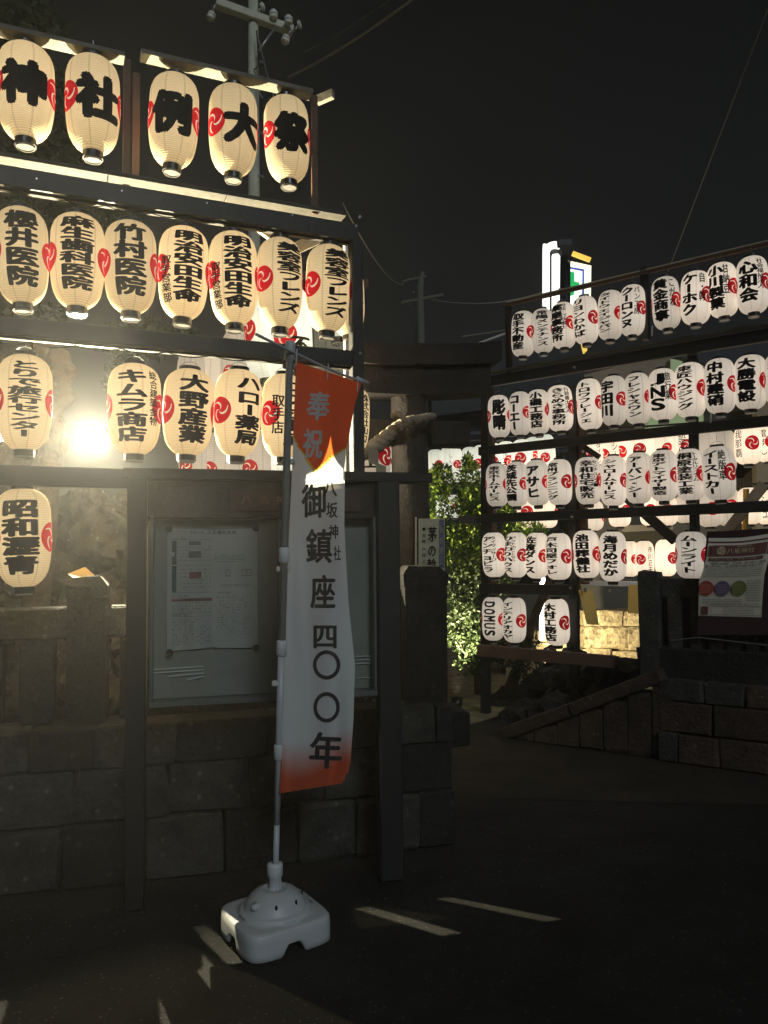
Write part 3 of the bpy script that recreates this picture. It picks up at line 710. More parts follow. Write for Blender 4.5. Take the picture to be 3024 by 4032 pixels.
# narrow gaps between the slabs, each throwing a strip of floodlight on to the asphalt
BEAMS = [((800, 3640), (1010, 3870), .024), ((1470, 3565), (1870, 3720), .012), ((1800, 3525), (2260, 3652), .006), ((540, 3830), (575, 3925), .045)]
slots = []
lx, ly, lz = LAMPP = tuple(P(357, 1727, 4.84) + (CAMP - P(357, 1727, 4.84)).normalized() * .06)
for a, b, wslot in BEAMS:
    ga, gb = G(*a), G(*b)
    for gp in (ga,):
        pass
    o_ = Vector((lx, ly, 0)); ts_ = []; zs_ = []
    for gq in (ga, gb):
        dv = Vector((gq.x - lx, gq.y - ly, 0)); D_ = dv.length; dv.normalize(); s_ = (FE.a - o_).dot(FE.n) / dv.dot(FE.n)
        ts_.append(FE.t(o_ + dv * s_)); zs_.append(lz * (1 - s_ / D_))
    wf = wslot / abs(FE.n.dot(dv)); t_lo, t_hi = min(ts_) - wf / 2, max(ts_) + wf / 2
    slots.append(((t_lo + t_hi) / 2, min(zs_) - .03, max(zs_), t_hi - t_lo))
slots.sort()
ZB, ZR = .77, 1.44
t_vis = zt(FE, 500, 2500)[1]; t_fe = zt(FE, 1735, 2500)[1]
# hidden stretch behind the board: slabs raised and slotted to block and shape floodlight
tt = t_vis
def slab(t0, t1, z0, z1, nm='slab', th=.10, m=STONED):
    if t1 - t0 < .012 or z1 - z0 < .01: return
    if nm != 'baluster':
        mb = MB(); mb.box(FE.at((t0 + t1) / 2, (z0 + z1) / 2), (t1 - t0, th, z1 - z0), FE.ang); mb.build(nm, m, fence); return
    block(nm, m, FE.at((t0 + t1) / 2, (z0 + z1) / 2), (t1 - t0, th, z1 - z0), FE.ang, fence, amp=.004)
TH = .025
for (ts, z0, z1, ww) in [s_ for s_ in slots if s_[0] > t_vis] :
    a_ = tt
    while a_ < ts - ww / 2 - .001:
        b_ = min(a_ + .34, ts - ww / 2)
        if ts - ww / 2 - b_ < .08: b_ = ts - ww / 2
        slab(a_, b_ + .0, ZB, 1.74, th=TH); a_ = b_
    slab(ts - ww / 2, ts + ww / 2, ZB, z0, 'light_sill', th=TH); tt = ts + ww / 2
while tt < t_fe - .2:
    slab(tt, min(tt + .3, t_fe - .15), ZB, 1.74 if FE.at(tt).x < -.25 else ZR, th=TH); tt += .3
# visible stretch on the left: top rail, balusters with gaps
zr1 = zt(FE, 100, 2392)[0]; zr0 = zt(FE, 100, 2516)[0]
mb = MB(); mb.bar(FE.at(-1.2, (zr0 + zr1) / 2), FE.at(t_vis, (zr0 + zr1) / 2), .14, zr1 - zr0); mb.build('rail', STONE, fence)
gaps = [(18, 84), (219, 264), (428, 474)]
edges = [-600] + [x for g in gaps for x in g] + [500]
for k in range(0, len(edges), 2):
    t0 = zt(FE, edges[k], 2600)[1]; t1 = zt(FE, edges[k + 1], 2600)[1]
    slab(t0, t1, ZB, zr0 - .003, 'baluster', .12, STONED)
# big post with a chamfered cap, paper lying on it
def fpost(px0, px1, ytop, off, cap=.07, m=STONED):
    t0 = zt(FE, px0, 2500, off)[1]; t1 = zt(FE, px1, 2500, off)[1]; z1 = zt(FE, (px0 + px1) / 2, ytop, off)[0]
    wd = t1 - t0; c = FE.at((t0 + t1) / 2, 0, off); mb = MB()
    vs = []
    for (s_, z_) in ((1, ZB - .02), (1, z1 - cap * 1.7), (1.07, z1 - cap * 1.6), (1.07, z1 - cap * .7), (.72, z1)):
        for dx, dy in ((-.5, -.5), (.5, -.5), (.5, .5), (-.5, .5)):
            vs.append(c + FE.d * (dx * wd * s_ + random.uniform(-.008, .008)) + FE.n * (dy * .2 * s_) + Vector((0, 0, z_ + random.uniform(-.006, .006))))
    fs = [(i * 4 + k, i * 4 + (k + 1) % 4, (i + 1) * 4 + (k + 1) % 4, (i + 1) * 4 + k) for i in range(4) for k in range(4)] + [(16, 17, 18, 19)]
    mb.add(vs, fs); mb.build('post', m, fence); return z1
fpost(268, 420, 2268, .02)
fpost(1580, 1738, 2228, .02)
mb = MB(); mb.add([P(267, 2259, 3.62), P(335, 2232, 3.66), P(374, 2266, 3.62), P(288, 2276, 3.58)], [(0, 1, 2, 3)])
o = thing('paper_slip', mat('orange_paper', (.75, .45, .15), .7, trans=.4), mb, 'orange paper slip lying on the chamfered stone post', 'paper slip')

# ================================================================== NOTICE BOARD
nb = empty('notice_board', 'dark glazed notice board on posts behind the flag', 'notice board', NB.at(0))
zT = zt(NB, 800, 1872)[0]; zHB = zt(NB, 800, 1925)[0]
tA = zt(NB, 500, 2500)[1]; tB = zt(NB, 1575, 2500)[1]; tR = zt(NB, 1690, 1900)[1]
mb = MB(); mb.bar(NB.at(tA - .02, zT, 0), NB.at(tR, zT, 0), .12, .05); mb.build('header_beam', DKWOOD, nb)
zBT = zt(NB, 800, 2032)[0]; zBB = zt(NB, 588, 2762)[0]
mb = MB(); mb.bar(NB.at(tA + .04, (zT + zBT) / 2 - .02, -.045), NB.at(tB - .02, (zT + zBT) / 2 - .02, -.045), .11, zT - zBT - .01); mb.build('header_panel', DKWOOD, nb)
for (pa, pb) in ((498, 577), (1482, 1569)):
    t0 = zt(NB, pa, 2700)[1]; t1 = zt(NB, pb, 2700)[1]
    mb = MB(); mb.bbox(NB.at((t0 + t1) / 2, zT / 2 - .012, .02), (t1 - t0, .09, zT - .02), NB.ang, .006); mb.build('post', BEAM, nb)
t0 = zt(NB, 590, 2500)[1]; t1 = zt(NB, 1480, 2500)[1]
mb = MB(); mb.bar(NB.at(t0, (zBT + zBB) / 2, -.07), NB.at(t1, (zBT + zBB) / 2, -.07), .02, zBT - zBB); mb.build('back_panel', PANEL, nb)
mb = MB(); mb.bar(NB.at(t0, zBB - .012, -.02), NB.at(t1, zBB - .012, -.02), .12, .024); mb.build('bottom_frame', FRM, nb)
for tq in (t0 + .008, t1 - .008):
    mb = MB(); mb.bbox(NB.at(tq, (zBT + zBB) / 2, -.02), (.016, .1, zBT - zBB - .002), NB.ang, .003); mb.build('side_frame', FRM, nb)
tm = zt(NB, 1100, 2500)[1]
mb = MB(); mb.bbox(NB.at(tm, (zBT + zBB) / 2, .012), (.02, .012, zBT - zBB - .03), NB.ang, .002); mb.build('glass_stile', FRM, nb)
GLS = bpy.data.materials.new('board_glass'); GLS.use_nodes = True; gn = GLS.node_tree; gn.nodes.clear()
go = nd(gn, 'ShaderNodeOutputMaterial'); gt = nd(gn, 'ShaderNodeBsdfTransparent'); gt.inputs[0].default_value = (.82, .85, .84, 1)
gg = nd(gn, 'ShaderNodeBsdfGlossy'); gg.inputs['Roughness'].default_value = .03; gf = nd(gn, 'ShaderNodeFresnel'); gf.inputs[0].default_value = 1.5
gm_ = nd(gn, 'ShaderNodeMixShader'); gn.links.new(gf.outputs[0], gm_.inputs[0]); gn.links.new(gt.outputs[0], gm_.inputs[1]); gn.links.new(gg.outputs[0], gm_.inputs[2]); gn.links.new(gm_.outputs[0], go.inputs[0])
for (qa, qb, of) in ((t0 + .02, tm, .006), (tm, t1 - .02, .0)):
    mb = MB(); mb.add([NB.at(qa, zBB + .005, of), NB.at(qb, zBB + .005, of), NB.at(qb, zBT - .005, of), NB.at(qa, zBT - .005, of)], [(0, 1, 2, 3)]); mb.build('glass_pane', GLS, nb)
# nameplate
zc, t0n = zt(NB, 905, 1972, .03); t1n = zt(NB, 1420, 1972, .03)[1]
mb = MB(); mb.bar(NB.at(t0n, zc, .022), NB.at(t1n, zc, .022), .016, .10); mb.build('nameplate', mat('nameplate_brown', (.035, .012, .008), .6), nb)
mb = MB()
for ch, px in zip('八坂神社', (970, 1040, 1106, 1172)):
    z_, t_ = zt(NB, px, 1968, .03); text_verts(mb, [(ch, t_, z_, .052, .045, .01, (1, 1))], lambda x, y: NB.at(x, y, .0312))
mb.build('nameplate_lettering', mat('name_tan', (.35, .17, .09), .6), nb)
# poster inside
po = empty('poster', 'wrinkled white table poster held by four round magnets in the notice board', 'poster', NB.at(0))
z1 = zt(NB, 720, 2080, -.04)[0]; z0 = zt(NB, 720, 2562, -.04)[0]; ta = zt(NB, 658, 2300, -.04)[1]; tb = zt(NB, 1014, 2300, -.04)[1]
W_ = tb - ta; H_ = z1 - z0; tc_ = (ta + tb) / 2
def wr(x, y): return .004 * math.sin(x * 26 + y * 5) * (1 - y) + .003 * noise.noise(Vector((x * 6, y * 7, 0)))
vs = []; fs = []; NX, NY = 30, 40
for j in range(NY + 1):
    for i in range(NX + 1):
        x = i / NX; y = j / NY; pin = 0
        yy = y + (.02 * (1 - abs(2 * x - 1) ** .5) * (-1 if y > .97 else (1 if y < .03 else 0)))
        vs.append(NB.at(ta + x * W_, z0 + yy * H_, -.045 + wr(x, y)))
for j in range(NY):
    for i in range(NX): fs.append((j * (NX + 1) + i, j * (NX + 1) + i + 1, (j + 1) * (NX + 1) + i + 1, (j + 1) * (NX + 1) + i))
MB().add(vs, fs).build('sheet', mat('poster_sheet', (.50, .49, .45), .7, noise_s=6, amount=.06), po, True)
def on_p(x, y, l=.0018): return NB.at(ta + x * W_, z0 + y * H_, -.045 + wr(x, y) + l)
def prect(mb, x0, y0, x1, y1, l=.0018):
    n = max(1, int((x1 - x0) * 14)); v = []
    for i in range(n + 1):
        x = x0 + (x1 - x0) * i / n; v += [on_p(x, y0, l), on_p(x, y1, l)]
    mb.add(v, [(2 * i, 2 * i + 2, 2 * i + 3, 2 * i + 1) for i in range(n)])
mb = MB(); mr_ = MB(); ms = MB()
for k, ch in enumerate('令和六年'): text_verts(mb, [(ch, .26 + k * .04, .965, .034, .024, 0, (1, 1))], lambda x, y: on_p(x, y))
for k, ch in enumerate('人生儀礼年表'): text_verts(mb, [(ch, .46 + k * .055, .965, .05, .034, .01, (1, 1))], lambda x, y: on_p(x, y))
for (x0, y0, x1, y1) in ((.05, .70, .10, .895), (.05, .475, .10, .69)): prect(ms, x0, y0, x1, y1)
prect(ms, .235, .862, .365, .893); prect(ms, .235, .755, .37, .81); prect(mr_, .24, .585, .37, .64); prect(mr_, .05, .40, .49, .422)
for yy in (.905, .69, .47, .425, .30, .275): prect(ms, .05, yy, .49, yy + .0025)
rn = random.Random(3)
words = '男女厄年前後本還暦古稀喜寿傘寿米寿卒寿白寿一二三四五六七八九十歳才大正昭和平成'
def row_txt(x0, x1, y, h, dens=.9, m=mb, step=None):
    x = x0; step = step or h * .62 * H_ / W_ * 1.3
    while x < x1:
        if rn.random() < dens: text_verts(m, [(rn.choice(words), x, y, step * .95, h, 0, (1, 1))], lambda a, b: on_p(a, b))
        x += step
for yy in (.845, .82, .79, .765, .735, .66, .63, .60, .575, .545, .515): row_txt(.13, .48, yy, .014, .65)
for yy in (.385, .362, .338, .315): row_txt(.06, .48, yy, .014, .6)
for k in range(11): row_txt(.06, .48, .25 - k * .02, .013, .55)
for yy in (.775, .757, .739, .721): row_txt(.52, .86, yy, .012, .95)
for yy in (.53, .515): row_txt(.58, .92, yy, .011, .9)
for k in range(17): row_txt(.55, .93, .44 - k * .02, .012, .4)
for x0 in (.64, .82, .88):
    for (a, b, c, d) in ((x0, .60, x0 + .05, .604), (x0, .65, x0 + .05, .654), (x0, .60, x0 + .004, .654), (x0 + .046, .60, x0 + .05, .654)): prect(mr_, a, b, c, d)
row_txt(.06, .2, .915, .02, .8); row_txt(.06, .22, .445, .02, .8); row_txt(.06, .22, .288, .02, .8); row_txt(.57, .7, .465, .022, .9)
mb.build('print', PRINT, po); ms.build('print_block', PBLU, po); mr_.build('print_red_block', PRED, po)
for (x, y) in ((.02, 1.0), (.985, 1.0), (.03, -.01), (.985, 0.0)):
    p = on_p(x, y, .004); mb = MB(); mb.tube([p, p + NB.n * .008], .017, 16); mb.build('magnet', RING, po)
mb = MB()  # thin pale strips low on the back panel
for k, (xa, xb) in enumerate(((588, 802), (588, 802), (655, 802), (725, 802))):
    za_, t_a = zt(NB, xa, 2638 + k * 13 + (0), -.05); zb_, t_b = zt(NB, xb, 2624 + k * 13, -.05)
    mb.bar(NB.at(t_a + .01, za_, -.052 + k * .001), NB.at(t_b, zb_, -.052 + k * .001), .002, .006)
thing('white_strips', PAPERW, mb, 'stack of thin white strips low in the notice board', 'pale strips')
mb = MB()  # pale strips added in place of reflections on the glass
for k in range(4):
    za_, t_a = zt(NB, 1400, 2585 + k * 14 + (k == 3) * 42, -.05); zb_, t_b = zt(NB, 1476, 2583 + k * 14 + (k == 3) * 42, -.05)
    mb.bar(NB.at(t_a, za_, -.05), NB.at(t_b, zb_, -.05), .002, .005)
thing('white_strips', PAPERW, mb, 'thin white strips imitating glass reflections in the notice board right of the flag', 'pale strips')

# ================================================================== FLAG
flag = empty('banner_flag', 'tall white and red festival flag on a plastic pole, its face towards the road', 'banner flag', (0, 0, 0))
DPOLE = 3.26
bc = G(1083, 3685)
b0 = Vector((bc.x, bc.y, .0)); ptop = P(1142, 1352, DPOLE * .985)
pfoot = Vector((bc.x, bc.y, .17))
mb = MB()
def pl(t): return pfoot.lerp(ptop, t)
mb.tube([pl(0), pl(.13)], .0125, 14); mb.build('lower_pole', POLEW, flag, True)
mb = MB(); mb.tube([pl(.13), pl(.26), pl(.262), pl(.45)], [.0135, .0135, .0155, .0155], 14); mb.build('middle_pole', POLEW, flag, True)
mb = MB(); mb.tube([pl(.45), pl(.97), pl(.972), pl(1.0), pl(1.004)], [.0165, .0155, .022, .022, .016], 14); mb.build('upper_pole', POLEW, flag, True)
for t_ in (.262, .452, .62): mb = MB(); mb.tube([pl(t_ - .014), pl(t_ - .012), pl(t_ + .012), pl(t_ + .014)], [.018, .022, .022, .018], 14); mb.build('clamp', WPLAST, flag, True)
# cross rod
ra = P(1008, 1316, 3.02); rb_ = P(1442, 1510, 3.56)
rods = catm([list(ra), list(P(1150, 1385, 3.19)), list(P(1300, 1455, 3.38)), list(rb_)], 6)
mb = MB(); mb.tube(rods, .0065, 8); mb.tube([P(1405, 1490, 3.52), P(1450, 1512, 3.57)], .011, 8); mb.build('cross_rod', POLEW, flag, True)
# cloth: left and right edges as px rows (y, xl, xr)
ED = [(0, 1166, 1424, 1424, 1508), (.10, 1160, 1395, 1560, 1600), (.25, 1152, 1362, 1790, 1790), (.28, 1150, 1358, 1850, 1845), (.42, 1138, 1356, 2090, 2080), (.6, 1126, 1372, 2380, 2370),
      (.75, 1118, 1398, 2640, 2620), (.87, 1112, 1392, 2850, 2830), (.96, 1108, 1380, 3030, 3000), (1.0, 1100, 1362, 3124, 3082)]
def cloth(u, v):                          # u across, v down
    ks = [e_[0] for e_ in ED]
    xl, xr, yl, yr = (float(np.interp(v, ks, [e_[k] for e_ in ED])) for k in (1, 2, 3, 4))
    px = xl + (xr - xl) * u; py = yl + (yr - yl) * u
    d = 3.24 + .26 * u * (1 - .35 * v)
    d += .020 * math.sin(u * 7.5 + v * 3.2) * (.4 + v) + .014 * math.sin(u * 13 - v * 9) * (v) + .012 * math.sin(v * 17 + u * 4) * v * .6
    return P(px, py, d)
NXc, NYc = 36, 220
vs = [cloth(i / NXc, j / NYc) for j in range(NYc + 1) for i in range(NXc + 1)]
# rounded lower right corner
fs = []; uvs = []
for j in range(NYc):
    for i in range(NXc):
        u = (i + .5) / NXc; v = (j + .5) / NYc
        if v > .965 and u > .9 and ((v - .965) / .035) ** 2 + ((u - .9) / .1) ** 2 > 1: continue
        fs.append((j * (NXc + 1) + i, (j + 1) * (NXc + 1) + i, (j + 1) * (NXc + 1) + i + 1, j * (NXc + 1) + i + 1))
me = mesh('cloth', vs, fs, True)
ca = me.color_attributes.new('dye', 'FLOAT_COLOR', 'POINT')
RED = np.array((.78, .075, .025)); WHT = np.array((.82, .83, .82)); YEL = np.array((.68, .50, .06)); SAL = np.array((.78, .13, .06))
for j in range(NYc + 1):
    for i in range(NXc + 1):
        u = i / NXc; v = j / NYc
        if u < .42: lim = .205 + .082 * (u / .42) ** .8
        else: lim = .287 - .055 * ((u - .42) / .58) ** 1.2
        if v < lim - .006: c = RED
        elif v < lim: c = YEL
        else:
            k = min(1, max(0, (v - .90 - .012 * math.sin(u * 5)) / .07)); c = WHT * (1 - k) + SAL * k
        ca.data[j * (NXc + 1) + i].color = (*c, 1)
CL = bpy.data.materials.new('flag_cloth'); CL.use_nodes = True; cn = CL.node_tree; cn.nodes.clear()
at = nd(cn, 'ShaderNodeAttribute'); at.attribute_name = 'dye'
di = nd(cn, 'ShaderNodeBsdfDiffuse'); tr = nd(cn, 'ShaderNodeBsdfTranslucent'); mx = nd(cn, 'ShaderNodeMixShader'); mx.inputs[0].default_value = .34; ou = nd(cn, 'ShaderNodeOutputMaterial')
hs = nd(cn, 'ShaderNodeHueSaturation'); hs.inputs['Hue'].default_value = .515; hs.inputs['Value'].default_value = 1.2
cn.links.new(at.outputs['Color'], di.inputs[0]); cn.links.new(at.outputs['Color'], hs.inputs['Color']); cn.links.new(hs.outputs[0], tr.inputs[0])
wv = nd(cn, 'ShaderNodeTexNoise'); wv.inputs['Scale'].default_value = 500; b_ = nd(cn, 'ShaderNodeBump'); b_.inputs['Strength'].default_value = .15; b_.inputs['Distance'].default_value = .002
cn.links.new(wv.outputs[0], b_.inputs['Height']); cn.links.new(b_.outputs[0], di.inputs['Normal'])
cn.links.new(di.outputs[0], mx.inputs[1]); cn.links.new(tr.outputs[0], mx.inputs[2]); cn.links.new(mx.outputs[0], ou.inputs[0])
link('cloth', me, CL, flag)
def clothpt(x, y, l=-.004):               # x, y in px of the photo, on the cloth
    ks = [e_[0] for e_ in ED]; v = .5
    for _ in range(14):
        yl = float(np.interp(v, ks, [e_[3] for e_ in ED])); yr = float(np.interp(v, ks, [e_[4] for e_ in ED]))
        xl = float(np.interp(v, ks, [e_[1] for e_ in ED])); xr = float(np.interp(v, ks, [e_[2] for e_ in ED])); u = (x - xl) / (xr - xl)
        v -= ((yl + (yr - yl) * u) - y) / 1700
        v = min(max(v, 0), 1)
    p = cloth(u, v); return p + (CAMP - p).normalized() * -l
def cloth_text(name, chars, m, bold):
    for ch, x, y, w_, h_, sk in chars:
        mb = MB(); V, Fs = glyph(ch, bold, (5, 5)); mb.add([clothpt(x + a * w_ + sk * b * h_, y - b * h_ + a * w_ * sk * .6) for a, b in V], Fs)
        mb.build('printed_character', m, flag)
cloth_text('lettering_white', [('奉', 1254, 1598, 92, 118, .12), ('祝', 1232, 1745, 78, 122, .05)], mat('flag_white_print', (.55, .52, .50), .8, trans=.1), .025)
cloth_text('lettering_large', [('御', 1237, 1972, 98, 140, 0), ('鎮', 1256, 2150, 104, 142, 0), ('座', 1272, 2330, 100, 140, 0), ('四', 1280, 2505, 104, 108, 0),
                               ('年', 1283, 2955, 134, 150, .06)], mat('flag_ink', (.022, .022, .026), .8), .022)
mb = MB()
for cy, rx, ry in ((2618, 54, 58), (2785, 52, 60)):
    N = 40; v = []
    for k in range(N):
        q = 2 * PI * k / N; v += [clothpt(1286 + rx * math.cos(q), cy + ry * math.sin(q)), clothpt(1286 + (rx - 14) * math.cos(q), cy + (ry - 15) * math.sin(q))]
    mb.add(v, [(2 * k, 2 * ((k + 1) % N), 2 * ((k + 1) % N) + 1, 2 * k + 1) for k in range(N)])
    mb.build('printed_ring', MATS['flag_ink'], flag); mb = MB()
cloth_text('lettering_small', [('八', 1300, 1925, 56, 62, 0), ('坂', 1307, 2008, 46, 66, 0), ('神', 1314, 2094, 40, 60, 0), ('社', 1328, 2178, 30, 62, 0)], MATS['flag_ink'], .015)
# loops holding the cloth
for (px, py) in ((1170, 1405), (1293, 1462), (1410, 1510)):
    mb = MB(); a = P(px, py - 28, 3.2 + (px - 1166) / 258 * .3); b = P(px - 4, py + 32, 3.2 + (px - 1166) / 258 * .3); mb.bar(a, b, .004, .022, up=(0, 1, 0)); mb.build('loop', WHITED, flag)
for (px, py) in ((1142, 1440), (1140, 1818), (1118, 2240), (1100, 2690)):
    t_ = (3400 - py) / (3400 - 1352); c = P(px - 4, py, DPOLE - .012); mb = MB(); mb.bbox(c, (.052, .03, .022), 0, .003); mb.build('loop', WHITED, flag)

# base
base = empty('flag_base', 'white plastic water-filled flag base with arched feet', 'flag base', b0, R(33))
LOCAL = True
def sq(a, half, rad):
    """rounded square, angle a -> point"""
    n = 5.5
    c, s_ = math.cos(a), math.sin(a); k = (abs(c) ** n + abs(s_) ** n) ** (-1 / n); return c * k * half, s_ * k * half
NA = 120; rings = []
def arch(a):
    d = abs(((a + PI / 4) % (PI / 2)) - PI / 4); return .046 * max(0, min(1, (.27 - d) / .13)) ** .7 if d < .27 else 0
HB = .193
for half, z, k in ((HB - .012, 0, 1), (HB, .008, 1), (HB, .03, 1), (HB, .07, 0), (HB - .002, .098, 0), (HB - .008, .106, 0), (HB - .018, .109, 0), (HB - .045, .110, 0)):
    rg = []
    for i in range(NA):
        a = 2 * PI * i / NA; x, y = sq(a, half, .05); zz = z + (arch(a) if k else 0) * (1 if z < .02 else .55)
        rg.append((x, y, zz))
    rings.append(rg)
for r_, z in ((.152, .111), (.150, .122), (.143, .127), (.133, .128), (.130, .131), (.127, .137), (.121, .152), (.108, .170), (.088, .187), (.062, .198), (.046, .202), (.044, .198), (.040, .198)):
    rings.append([(r_ * math.cos(2 * PI * i / NA), r_ * math.sin(2 * PI * i / NA), z) for i in range(NA)])
mb = MB(); vs = [p for rg in rings for p in rg]; fs = []
for j in range(len(rings) - 1):
    for i in range(NA): fs.append((j * NA + i, j * NA + (i + 1) % NA, (j + 1) * NA + (i + 1) % NA, (j + 1) * NA + i))
fs.append(tuple((len(rings) - 1) * NA + i for i in range(NA)))
mb.add(vs, fs); o = mb.build('tank', WPLAST, base, True)
mb = MB(); mb.lathe([(.026, .19), (.026, .245), (.033, .250), (.034, .292), (.031, .300), (.022, .303), (.014, .303)], 24); mb.build('socket', WPLAST, base, True)
for k in range(4):
    a = -2.2 - R(33) + k * .82; mb = MB(); rr = .112; c = (rr * math.cos(a), rr * math.sin(a), .160)
    mb.tube([(c[0], c[1], c[2] - .004), (c[0] * 1.03, c[1] * 1.03, c[2] + .012)], [.022, .018] if k == 0 else [.007, .004], 16)
    mb.build('filler_cap' if k == 0 else 'plug', WPLAST if k == 0 else STONED, base, True)
for sgn in (0, 1, 2):
    a = -1.2 + sgn * .0 - R(33) + .5 * sgn; mb = MB(); mb.box((.0262 * math.cos(a), .0262 * math.sin(a), .222), (.004, .004, .05), a); mb.build('rib', POLEW, base)
LOCAL = False

# ================================================================== SIGNBOARD beside the torii
sb = empty('signboard', 'tall narrow white signboard with a blue band leaning by the torii', 'signboard', G(1740, 2760))
dS = 4.66
mb = MB()
cs = [P(1634, 2040, dS), P(1760, 2038, dS), P(1762, 2600, dS), P(1634, 2600, dS)]
def sbp(x, y, l=0): p = P(x, y, dS - l); return p
def spl(m, nm, x0, y0, x1, y1, l, th=.01):
    mb = MB(); v = [sbp(x0, y0, l), sbp(x1, y0, l), sbp(x1, y1, l), sbp(x0, y1, l)] + [sbp(x0, y0, l - th), sbp(x1, y0, l - th), sbp(x1, y1, l - th), sbp(x0, y1, l - th)]
    mb.add(v, [(0, 1, 2, 3), (7, 6, 5, 4), (0, 4, 5, 1), (1, 5, 6, 2), (2, 6, 7, 3), (3, 7, 4, 0)]); return mb.build(nm, m, sb)
spl(mat('sign_face', (.40, .39, .30), .6), 'face', 1648, 2042, 1752, 2598, .0, .02)
spl(mat('sign_blue', (.08, .10, .15), .6), 'blue_band', 1729, 2046, 1749, 2235, .004, .003)
spl(mat('sign_blue_low', (.06, .07, .11), .6), 'blue_band', 1724, 2340, 1750, 2580, .004, .003)
spl(WOOD, 'side_stick', 1634, 2036, 1641, 2230, .0, .02)
spl(DKWOOD, 'frame_edge', 1752, 2038, 1758, 2602, .002, .03); spl(DKWOOD, 'frame_edge', 1644, 2036, 1648, 2602, .002, .03)
spl(WOOD, 'leg', 1742, 2603, 1758, 2756, .0, .03); spl(WOOD, 'leg', 1650, 2603, 1662, 2756, .0, .03)
def sbtext(nm, items, m, b=.02):
    mb = MB()
    for ch, x, y, w_, h_ in items:
        V, Fs = glyph(ch, b, (1, 1)); mb.add([sbp(x + a * w_, y - c_ * h_, .008) for a, c_ in V], Fs)
    mb.build(nm, m, sb)
sbtext('lettering', [('茅', 1703, 2103, 36, 62), ('の', 1701, 2168, 34, 52), ('輪', 1700, 2225, 36, 56)] + [(c, 1669, y, 15, 16) for c, y in zip('◆日時六月三十日', (2083, 2110, 2132, 2162, 2187, 2210, 2232, 2254))], INK)
sbtext('band_lettering', [(c, 1739, y, 19, 30) for c, y in zip('無病息災', (2088, 2130, 2170, 2212))] + [(c, 1737, y, 22, 34) for c, y in zip('夏越の大祓', (2375, 2420, 2466, 2515, 2562))], mat('sign_pale', (.35, .36, .36), .6))
sbtext('red_mark', [('大', 1741, 2262, 20, 36), ('人', 1739, 2288, 16, 26)], mat('sign_red', (.4, .02, .02), .6), .05)

# ================================================================== RIGHT RACK
rr = empty('lantern_rack', 'black steel rack of five rows of white lanterns on the right', 'lantern rack', RF.at(0))
def rz(px, py, off=0): return zt(RF, px, py, off)
tl = rz(1910, 1900)[1]
def tpx(px, py=1800, off=0): return rz(px, py, off)[1]
bR = []
for (px, ya, yb, xl) in ((1948, 1480, 1520, 1904), (1900, 1760, 1793, 1888), (1900, 2025, 2060, 1878), (1900, 2297, 2336, 1890)):
    za = rz(px, ya)[0]; zb = rz(px, yb)[0]; t1 = tpx(xl, (ya + yb) / 2)
    bR.append((zb, za)); xr = 3300 if za > 1.6 else 2260
    tr_ = tpx(3300, 1500) if yb < 2200 else tpx(2262, 2300)
    rbeam(RF, zb, za, tr_, t1, .06, rr)
# grey extension to the left of the third beam
za, ta_ = rz(1812, 2042); rbeam(RF, bR[2][0] + .005, bR[2][1] - .01, tpx(1876, 2042), tpx(1812, 2042), .05, rr, 'beam_extension', mat('grey_beam', (.06, .06, .055), .6))
# plank strip on top of first beam, and the top rail
zz = rz(1948, 1475)[0]
mb = MB(); mb.bar(RF.at(tpx(3300, 1200), zz + .015, .03), RF.at(tpx(1940, 1478), zz + .015, .03), .10, .02); mb.build('plank', WOODP, rr)
zz2 = rz(1990, 1203)[0]
mb = MB(); mb.bar(RF.at(tpx(3300, 950), zz2, 0), RF.at(tpx(1975, 1205), zz2, 0), .035, .03); mb.build('top_rail', WOODD, rr)
rbeam(RF, zz2 + .018, zz2 + .03, tpx(3300, 950), tpx(1998, 1200), .03, rr, 'top_batten', WOOD)
def rpost(px0, px1, y0, y1, off=-.05, m=BEAM, nm='post', lean=0):
    ym = (y0 + y1) / 2; ta, tb2 = tpx(px0, ym, off), tpx(px1, ym, off); z1 = rz((px0 + px1) / 2, y0, off)[0]; z0 = rz((px0 + px1) / 2, y1, off)[0] if y1 < 2700 else 0
    wd = abs(ta - tb2); tm_ = (ta + tb2) / 2; h = z1 - z0; dl = RF.d * lean
    vs = []
    for z_, s_ in ((z0, 1), (z1, -1)):
        for dx, dy in ((-.5, -.5), (.5, -.5), (.5, .5), (-.5, .5)):
            vs.append(RF.at(tm_, z_, off) + RF.d * (dx * wd) + RF.n * (dy * .07) + dl * s_ * h / 2)
    mb = MB(); mb.add(vs, [(3, 2, 1, 0), (4, 5, 6, 7), (0, 1, 5, 4), (1, 2, 6, 5), (2, 3, 7, 6), (3, 0, 4, 7)]); return mb.build(nm, m, rr)
rpost(1996, 2010, 1200, 1475, -.02, DKWOOD, 'upright')
rpost(1900, 1928, 1522, 2850, -.06, BEAM, lean=.022)
rpost(2246, 2276, 1520, 2800, -.06, BEAM, lean=.022)
rpost(2718, 2750, 1400, 2500, -.06, BEAM, lean=.022)
rpost(2528, 2552, 1055, 1340, -.02, BEAM, lean=0)
rpost(3060, 3100, 1300, 2700, -.06, BEAM)
rpost(1932, 1946, 1530, 2300, -.12, WOODD, 'wood_upright'); rpost(2282, 2306, 1530, 2300, -.12, WOODD, 'wood_upright')
# long brown plank tilting across the rack's foot
mb = MB(); a = P(1880, 2560, 7.0); b = P(2420, 2606, 6.55); mb.bar(a, b, .04, .105); o = thing('wooden_plank', WOODD, mb, 'brown plank fixed across the foot of the right rack', 'plank')
